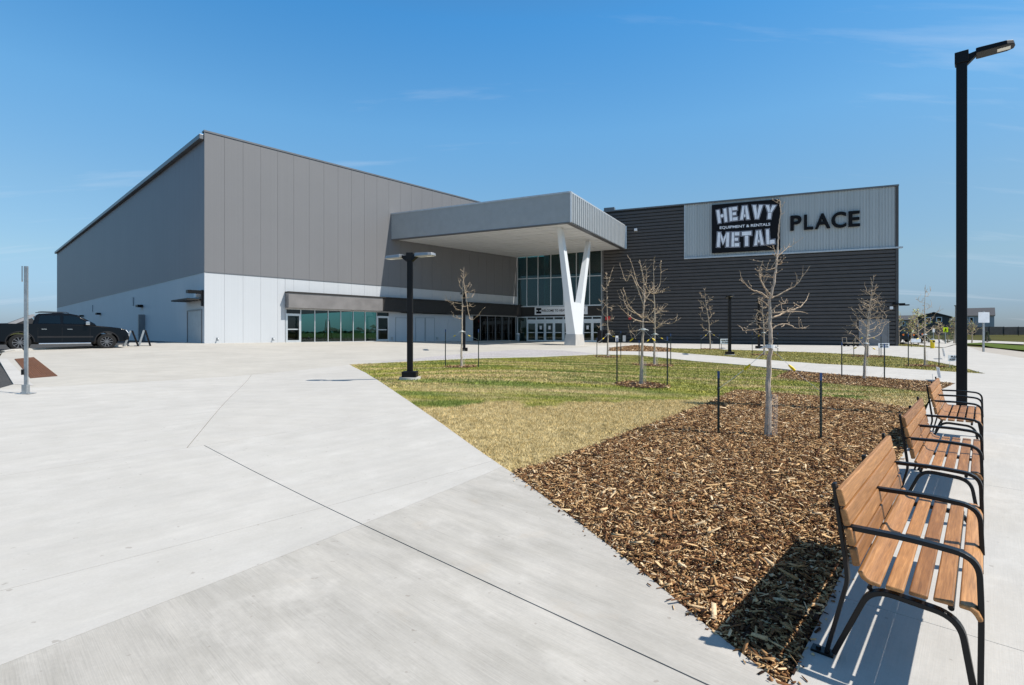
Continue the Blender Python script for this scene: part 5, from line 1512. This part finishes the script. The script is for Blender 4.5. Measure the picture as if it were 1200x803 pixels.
# sandwich boards beside the truck
for x0, x1, yb_, yt, lab in ((146.5, 161.5, 405.8, 387.5, 'black folding sign board standing nearest the truck'), (163.2, 175.8, 405.4, 387, 'black folding sign board standing farther from the truck')):
    c = gp((x0+x1)/2, yb_); H = (HY-yt)/F*c.y+CAM_H-c.z
    root = empty('sandwich_board', c); tag(root, lab, 'sign board', 'folding sign boards')
    w = (x1-x0)/F*c.y*.5
    side = Vector((c.x, c.y, 0)).normalized(); dxy = Vector((side.y, -side.x, 0))
    for s, mat, nm in ((-1, 'galvanised', 'front_board'), (1, 'sign_black', 'rear_board')):
        foot = c+dxy*(s*w*.86); top = c+Vector((0, 0, H))+dxy*(s*.03)
        m = MB(); n_ = dxy*.05
        m.hexa([foot-side*.34-n_, foot-side*.34+n_, foot+side*.34+n_, foot+side*.34-n_, top-side*.34-n_, top-side*.34+n_, top+side*.34+n_, top+side*.34-n_]); bo = m.build(nm, mat, root)
    m = MB(); m.tube([c+Vector((0, 0, H*.3))-dxy*w*.55-side*.3, c+Vector((0, 0, H*.3))+dxy*w*.55-side*.3], .012, 5); m.build('spreader', 'sign_black', root)
# galvanised sign post
b = gp(30, 461.5); Hs = (HY-312)/F*b.y+CAM_H-b.z
root = empty('sign_post', b); tag(root, 'galvanised steel sign post with its sign seen edge-on at left', 'sign post')
m = MB(); w = .032
m.box(-w, w, -.004, .004, .0, Hs); m.box(-w-.004, -w, -.004, .03, 0, Hs); m.box(w, w+.004, -.004, .03, 0, Hs); m.build('post', 'galvanised', root, local=True)
m = MB(); m.box(-.15, .15, -.1, .1, .0, .012); m.build('base_plate', 'galvanised', root, local=True)
m = MB(); m.box(-.055, .055, -.04, .045, .0125, .2); m.build('anchor_sleeve', 'galvanised', root, local=True)
for x in (-.1, .1): MB().cyl((x, 0, .02), (0, 0, 1), .014, .025, 6).build('bolt', 'galvanised', root, local=True)
m = MB(); m.hexa([(-.075, -.018, Hs-.32), (-.045, -.018, Hs-.32), (-.33, .28, Hs-.32), (-.36, .28, Hs-.32), (-.075, -.018, Hs+.0), (-.045, -.018, Hs+.0), (-.33, .28, Hs+.0), (-.36, .28, Hs+.0)]); m.build('sign_face', 'galvanised', root, local=True)
m = MB(); m.box(-.075, -.037, -.03, .03, .42, .54); m.build('bracket', 'black_metal', root, local=True)
# tactile warning plate
q = [gp(*p) for p in ((17, 421.2), (39.5, 419), (67.5, 441), (35.5, 443.6))]
root = empty('tactile_plate', q[3]); tag(root, 'rust-brown tactile warning plate set in the kerb ramp', 'tactile plate')
m = MB(); m.hexa([p+Vector((0, 0, .004)) for p in q]+[p+Vector((0, 0, .014)) for p in q]); m.build('plate', 'rust_iron', root)
m = MB()
for i in range(11):
    for j in range(22):
        u = (i+.5)/11; v = (j+.5)/22
        c = q[0].lerp(q[1], u).lerp(q[3].lerp(q[2], u), v)+Vector((0, 0, .014))
        m.tube([c, c+Vector((0, 0, .016))], [.034, .022], 6)
o = m.build('domes', 'rust_iron', root); o['kind'] = 'stuff'

# ================================================================== right side: signs, bin, houses, fence
def sign(px, yb_, x0, x1, y0, y1, label, mat, post_mat, name='road_sign', rot=0.0, post_w=.03, lines=None, top=None, cat='sign', group=None, thick=.012, base=None):
    b = base or gp(px, yb_); D = b.y
    root = empty(name, b); tag(root, label, cat, group)
    H = zat(top if top is not None else y0, D)-b.z
    m = MB(); m.box(-post_w, post_w, .013, .013+post_w*1.6, -.1, H); m.build('post', post_mat, root, local=True)
    xa, xb = (x0-px)/F*D, (x1-px)/F*D; za, zb = zat(y1, D)-b.z, zat(y0, D)-b.z
    ca, sa = math.cos(rot), math.sin(rot)
    m = MB(); m.hexa([(x*ca, x*sa+y, z) for z in (za, zb) for x, y in ((xa, -thick/2), (xb, -thick/2), (xb, thick/2), (xa, thick/2))]); m.build('panel', mat, root, local=True)
    for (txt, u0, u1, v0, v1, mt) in (lines or []):
        def f(u, v, w): 
            x = xa+(xb-xa)*(u0+(u1-u0)*u); return Vector((b.x+x*ca, b.y+x*sa-thick/2-.004-.002*w, b.z+za+(zb-za)*(v0+(v1-v0)*v)))
        place_text(txt, 'lettering', mt, root, f, bold=.03)
    return root
sign(1153.3, 411.8, 1146.5, 1159.5, 366, 378.3, 'large pale sign panel on a grey post at the far right', 'sign_white', 'galvanised', top=365, post_w=.045)
b = gp(1108.2, 402.5)
r_ = sign(1108.2, 402.5, 1105.3, 1111.2, 383.8, 389.4, 'fluorescent yellow pedestrian crossing sign', 'yellow_green', 'galvanised', top=383.5, post_w=.035)
m = MB(); D = b.y; cz = zat(386.6, D)
def pp(dx_, dz): return (b.x+dx_, b.y-.02, cz+dz)
m.tube([pp(.0, .12), pp(.0, .13), pp(0, .16)], [.03, .045, .02], 8); m.tube([pp(.0, .09), pp(-.02, -.03)], [.05, .045], 6); m.tube([pp(-.02, -.03), pp(.06, -.11), pp(.05, -.2)], .022, 5); m.tube([pp(-.02, -.03), pp(-.06, -.11), pp(-.12, -.19)], .022, 5); m.tube([pp(0, .07), pp(.09, .0)], .016, 5); m.tube([pp(0, .07), pp(-.09, .01)], .016, 5)
m.build('walking_figure', 'sign_black', r_)
sign(1094, 402, 1092.8, 1095.4, 385.4, 389.6, 'small white sign on a post behind the yellow bin', 'sign_white', 'galvanised', top=385)
sign(1070, 402, 1069.1, 1071.2, 385.8, 389.5, 'tiny white sign on a post among the leafing trees', 'sign_white', 'galvanised', top=385.5)
sign(1113.5, 430.5, 1111.2, 1127, 416.2, 423.4, 'white lawn sign asking to PLEASE KEEP off, partly hidden by the tall lamp', 'sign_white', 'strap', 'lawn_sign', .0, .004, [('PLEASE', .2, .85, .56, .9, 'sign_black'), ('KEEP OFF', .1, .95, .12, .46, 'sign_black')], top=416.5, group='lawn signs')
sign(845.5, 410, 844.2, 854.6, 397.2, 403, 'small white two-line lawn sign beside the lamp on its footing', 'sign_white', 'black_metal', 'lawn_sign', 0, .012, [('PLEASE KEEP', .12, .9, .56, .85, 'sign_black'), ('OFF GRASS', .15, .85, .15, .42, 'sign_black')], top=397.4, group='lawn signs')
sign(1030.5, 416, 1029.2, 1042.2, 402.4, 408, 'white lawn sign behind the T-posts before the overhead door', 'sign_white', 'black_metal', 'lawn_sign', 0, .012, [('PLEASE KEEP', .15, .9, .56, .85, 'sign_black'), ('OFF GRASS', .15, .9, .15, .42, 'sign_black')], top=402.6, group='lawn signs')
sign(1068.2, 407, 1067.8, 1079, 397, 401.4, 'white banner sign with blue lettering near the yellow bin', 'sign_white', 'black_metal', 'lawn_sign', 0, .012, [('WELCOME', .15, .85, .56, .85, 'blue_tip'), ('PARKING', .15, .95, .15, .45, 'blue_tip')][:0], top=397.2, group='lawn signs')
m = MB()
# edge-on leaning panels
for px_, yb_, yt, lean, lab in ((1101, 447, 431, -.16, 'white lawn sign seen nearly edge-on beside the farthest bench'), (1107, 421, 408.6, -.2, 'small grey flag sign leaning near the strip lawn tip')):
    b = gp(px_, yb_); H = (HY-yt)/F*b.y+CAM_H-b.z
    kx = b.x/b.y*.93; root = empty('lawn_sign', b); tag(root, lab, 'sign', 'lawn signs')
    m = MB(); m.tube([(0, 0, -.02), (lean*H*.4, 0, H*.5)], .005, 5); m.tube([(.01, .25, -.02), (.01+lean*H*.4, .25, H*.5)], .005, 5); m.build('wire_leg', 'strap', root, local=True)
    m = MB(); m.hexa([(lean*H*.25-.015, -.08, H*.25), (lean*H*.25+.0, -.08, H*.25), (lean*H*.25+.42*kx, .42, H*.25), (lean*H*.25+.42*kx-.015, .42, H*.25), (lean*H-.015, -.08, H), (lean*H, -.08, H), (lean*H+.42*kx, .42, H), (lean*H+.42*kx-.015, .42, H)]); m.build('panel', 'sign_white', root, local=True)
# yellow bin
b = gp(1092.7, 408.3); D = b.y; Hb = zat(397.4, D)-b.z; w = 4.2/F*D*.5
root = empty('yellow_bin', b); tag(root, 'bright yellow litter bin with a domed grey lid', 'bin')
MB().tube([(0, 0, 0), (0, 0, .05), (0, 0, Hb*.88)], [w*.9, w, w*1.05], 16).build('body', 'yellow', root, local=True, smooth=True)
MB().tube([(0, 0, Hb*.88), (0, 0, Hb*.95), (0, 0, Hb), (0, 0, Hb*1.03)], [w*1.12, w*1.12, w*.8, w*.2], 16).build('lid', 'door_grey', root, local=True, smooth=True)
m = MB(); m.box(-w*.6, w*.6, -w*1.14, -w*1.0, Hb*.66, Hb*.8); m.build('opening', 'sign_black', root, local=True)
# litter and recycling bins by the entrance corner
for px_, y0, y1, wd, mat, lab in ((702.5, 387, 402, 4.5, 'sign_black', 'black bin left of the slender tree by the entrance'), (722.5, 391.5, 401.5, 4, 'sign_white', 'white-fronted bin right of the slender tree'), (731, 391, 401.6, 4.4, 'door_grey', 'grey-fronted bin beside the white-fronted one'), (709, 386.5, 402, 5.5, 'sign_black', 'tall black bin against the ribbed wall behind the slender tree')):
    b = gp(px_, y1+.2); D = b.y; H = zat(y0, D)-b.z; w = wd/F*D*.5
    root = empty('recycling_bin', b); tag(root, lab, 'bin', 'bins by the entrance')
    m = MB(); m.box(-w, w, -w, w, .03, H*.86); m.build('body', 'sign_black', root, local=True, bevel=.02)
    m = MB(); m.box(-w*.8, w*.8, -w-.012, -w-.002, .12, H*.8); m.build('front_panel', mat, root, local=True)
    m = MB(); m.prism([(-w*1.04, H*.862), (w*1.04, H*.862), (w*.8, H), (-w*.8, H)], lambda x, z: (x, -w*1.03, z), lambda x, z: (x, w*1.03, z)); m.build('lid', 'black_metal', root, local=True, bevel=.015)
b = WW.pt(WW.x(609.5), .7, zgf(*WW.pt(WW.x(609.5), .7, 0)[:2]))
root = empty('litter_bin', b); tag(root, 'slim grey litter bin by the left entrance glass', 'bin')
MB().tube([(0, 0, 0), (0, 0, .75)], [.17, .22], 14).build('body', 'door_grey', root, local=True, smooth=True)
MB().tube([(0, 0, .751), (0, 0, .85), (0, 0, .9)], [.23, .23, .1], 14).build('lid', 'sign_white', root, local=True, smooth=True)
# utility cart (pipe frame) near the overhead door
b = gp(998, 406); root = empty('hand_cart', b); tag(root, 'small tan flatbed cart left of the overhead door', 'cart')
m = MB(); m.box(-.6, .5, -.3, .3, .25, .31); m.build('deck', 'house_tan', root, local=True)
m = MB(); m.tube([(-.6, -.28, .3), (-.62, -.28, .75), (-.62, .28, .75), (-.6, .28, .3)], .02, 6); m.tube([(.48, -.28, .3), (.48, -.28, .7), (.48, .28, .7), (.48, .28, .3)], .02, 6); m.build('frame', 'house_tan', root, local=True)
for x in (-.45, .35):
    for y in (-.25, .25): MB().cyl((x, y, .125), (0, 1, 0), .125, .06, 14).build('wheel', 'tyre', root, local=True)
# dark parked car past the corner
b = gp(1058, 401.2); root = empty('parked_car', b, .15); tag(root, 'dark parked car half hidden behind the building corner', 'car')
prof = [(-2.2, .35), (-2.2, .85), (-1.5, .95), (-.9, 1.45), (.6, 1.45), (1.2, .98), (2.1, .85), (2.2, .4), (2.0, .3), (-2.0, .3)]
m = MB(); m.prism(prof, lambda x, z: (x, -.85+(.12 if z > 1.2 else 0), z), lambda x, z: (x, .85-(.12 if z > 1.2 else 0), z)); m.build('body', 'car_black', root, local=True, bevel=.06, seg=2, smooth=True)
for x in (-1.35, 1.35):
    for y in (-.8, .8): MB().cyl((x, y, .32), (0, 1, 0), .32, .2, 18).build('wheel', 'tyre', root, local=True)
for s in (-1, 1):
    m = MB(); m.prism([(-1.2, .98), (-.82, 1.38), (.52, 1.38), (.95, .98)], lambda x, z: (x, s*(.86-(.12 if z > 1.2 else 0)), z), lambda x, z: (x, s*(.85-(.12 if z > 1.2 else 0)), z)); m.build('window', 'glass_dark', root, local=True)
for px_, yb_, yt, lab in ((1058.5, 403.6, 392.5, 'orange construction marker just past the building corner'), (1070.8, 403.6, 392.6, 'orange diamond marker behind the leafing trees'), (1081, 402.2, 391.8, 'orange marker behind the thin tree')):
    b = gp(px_, yb_); D = b.y; H = zat(yt, D)-b.z
    root = empty('construction_marker', b); tag(root, lab, 'marker', 'orange construction markers')
    MB().tube([(0, 0, 0), (0, 0, H)], .02, 6).build('stand', 'black_metal', root, local=True)
    s = 1.3/F*D; m = MB(); m.hexa([(x, y, H+z) for y in (-.02, .01) for x, z in ((-s, 0), (0, -s), (s, 0), (0, s))]); m.build('panel', 'orange', root, local=True)
    m = MB(); m.box(-.2, .2, -.2, .2, -.02, .05); m.build('foot', 'black_metal', root, local=True)
# thin far pole
b = gp(1120.3, 402.5); root = empty('street_lamp', b); tag(root, 'thin grey far pole touching the left edge of the tall lamp', 'street lamp', 'street lamps')
Hp = zat(359, b.y)-b.z; MB().tube([(0, 0, 0), (0, 0, Hp)], [.09, .07], 10).build('pole', 'galvanised', root, local=True, smooth=True); m = MB(); m.box(-.1, .5, -.1, .1, Hp, Hp+.1); m.build('lamp_head', 'galvanised', root, local=True)

# fence and houses beyond
YF = 112.0; zf = zgf(95, YF)
root = empty('mesh_fence', (95, YF, zf)); tag(root, 'long black privacy mesh fence below the far houses', 'fence')
x = 82.0; i = 0
while x < 175:
    m = MB(); m.tube([(x, YF, zf-.2), (x, YF, zat(382.6, YF))], .05, 6); m.build('post', 'black_metal', root)
    m = MB(); sag = random.uniform(-.06, .03)
    m.hexa([(x+.05, YF+.02, zat(392.6, YF)), (x+3.15, YF+.02, zat(392.6, YF)), (x+3.15, YF+.05, zat(392.6, YF)), (x+.05, YF+.05, zat(392.6, YF)), (x+.05, YF+.02, zat(383, YF)+sag), (x+3.15, YF+.02, zat(383, YF)+sag*.4), (x+3.15, YF+.05, zat(383, YF)+sag*.4), (x+.05, YF+.05, zat(383, YF)+sag)]); m.build('mesh_panel', 'fence_mesh', root)
    x += 3.2; i += 1
def house(x0, x1, ytop, yeave, Y, wall, label, gable=True, wins=(), dep=11):
    pm = (x0+x1)/2; th = math.atan((pm-CX)/F); k = Y/F*math.cos(th)
    X = (pm-CX)/F*Y; zb = zgf(X, Y)-.3; ze = zat(yeave, Y)-zb; zt = zat(ytop, Y)-zb
    hw = (x1-x0)*k/2
    root = empty('house', (X, Y, zb), -th); tag(root, label, 'house', 'houses beyond the fence')
    m = MB()
    if gable: m.prism([(-hw, 0), (hw, 0), (hw, ze), (0, zt-.25), (-hw, ze)], lambda x, z: (x, 0, z), lambda x, z: (x, dep, z))
    else: m.box(-hw, hw, 0, dep, 0, ze)
    m.build('wall', wall, root, local=True)
    m = MB(); ov = .5; t = .22
    if gable:
        for s_ in (-1, 1):
            xe = s_*(hw+ov); zee = ze-(zt-ze)*ov/hw
            m.hexa([(xe, -ov, zee), (0, -ov, zt-.2), (0, dep+ov, zt-.2), (xe, dep+ov, zee), (xe, -ov, zee+t), (0, -ov, zt-.2+t), (0, dep+ov, zt-.2+t), (xe, dep+ov, zee+t)])
    else:
        m.prism([(-ov, ze), (dep+ov, ze), (dep/2, zt)], lambda y, z: (-hw-ov*.4, y, z), lambda y, z: (hw+ov*.4, y, z))
    m.build('roof', 'shingles', root, local=True)
    for (wx0, wx1, wy0, wy1) in wins:
        xa, xb, za, zb_w = (wx0-pm)*k, (wx1-pm)*k, zat(wy1, Y)-zb, zat(wy0, Y)-zb
        f_ = MB(); f_.box(xa-.15, xb+.15, -.06, -.002, za-.15, zb_w+.15); fo = f_.build('window', 'sign_white', root, local=True)
        g_ = MB(); g_.box(xa, xb, -.075, -.062, za, zb_w); g_.build('pane', 'sign_black', fo, local=True)
    return root
house(1133, 1165, 360, 370, 138, 'house_grey', 'light grey two-storey house right of the tall lamp', False, [(1136.8, 1140, 372.3, 378)], 12)
house(1076, 1112.5, 365.8, 371.5, 128, 'house_dark', 'dark charcoal gabled house behind the yellow crossing sign', True, [(1098, 1103, 372.5, 376.5), (1085, 1090, 372.5, 378.5)], 14)
house(1112.8, 1123, 371.5, 376.5, 150, 'house_grey', 'small pale house squeezed between the dark house and the tall lamp', False, [], 10)
house(1051, 1075, 369, 375, 140, 'house_tan', 'tan house behind the leafing trees past the corner', False, [(1058, 1060, 377, 381), (1068, 1071, 377, 381)], 12)
# shrubs and young spruces along the fence
def spruce(px_, yb_, yt, label, seed, wide=.5, name='spruce_tree', mat='leaf_dark'):
    rng = random.Random(seed); b = gp(px_, yb_); H = (yb_-yt)/F*b.y
    root = empty(name, b); tag(root, label, 'tree' if name == 'spruce_tree' else 'shrub', 'evergreens before the fence')
    MB().tube([(0, 0, -.05), (0, 0, H*.95)], [.07, .015], 6).build('trunk', 'bark', root, local=True)
    m = MB()
    for _ in range(700):
        f = rng.random()**1.3; r = H*wide*.5*(1-f)*rng.uniform(.25, 1.1) if name == 'spruce_tree' else H*wide*.6*math.sqrt(max(0, 1-(2*f-1)**2))*rng.uniform(.4, 1.1)
        a = rng.random()*6.283; c = Vector((r*math.cos(a), r*math.sin(a), H*(.06+.93*f))); s = H*.05*rng.uniform(.6, 1.5)
        d = Vector((math.cos(a), math.sin(a), rng.uniform(-.5, .4))).normalized(); e = d.orthogonal().normalized()
        m.add([c-e*s*.5, c+d*s*1.6, c+e*s*.5], [(0, 1, 2)])
    m.build('crown', mat, root, local=True)
spruce(1156.8, 400.8, 388.8, 'young dark spruce in front of the mesh fence', 1, .55)
spruce(1110.5, 401.5, 390, 'dark rounded shrub below the yellow crossing sign', 2, .9, 'shrub'); spruce(1088.5, 401, 387.5, 'dark shrub behind the yellow bin', 3, .7, 'shrub')
# distant tree line
rng = random.Random(4); m = MB()
for k in range(5200):
    a = rng.uniform(-2.6, 2.6); R_ = rng.uniform(640, 900); x, y = R_*math.sin(a), R_*math.cos(a)
    hmax = (3.5+4.0*math.sin(a*37)+3.2*math.sin(a*91+1)+1.6*math.sin(a*233))*(1 if a < 0 else .35); c = Vector((x, y, .6+max(1.5, hmax)*rng.random())); s = rng.uniform(2.5, 6)
    d = Vector((math.cos(a), -math.sin(a), 0)); m.add([c-d*s+Vector((0, 0, -1)), c+d*s+Vector((0, 0, -1)), c+Vector((rng.uniform(-1, 1), rng.uniform(-2, 2), rng.uniform(.8, 2.6)))], [(0, 1, 2)])
tag(m.build('distant_trees', 'leaf_far'), 'low line of distant trees on the horizon', 'trees', kind='stuff')
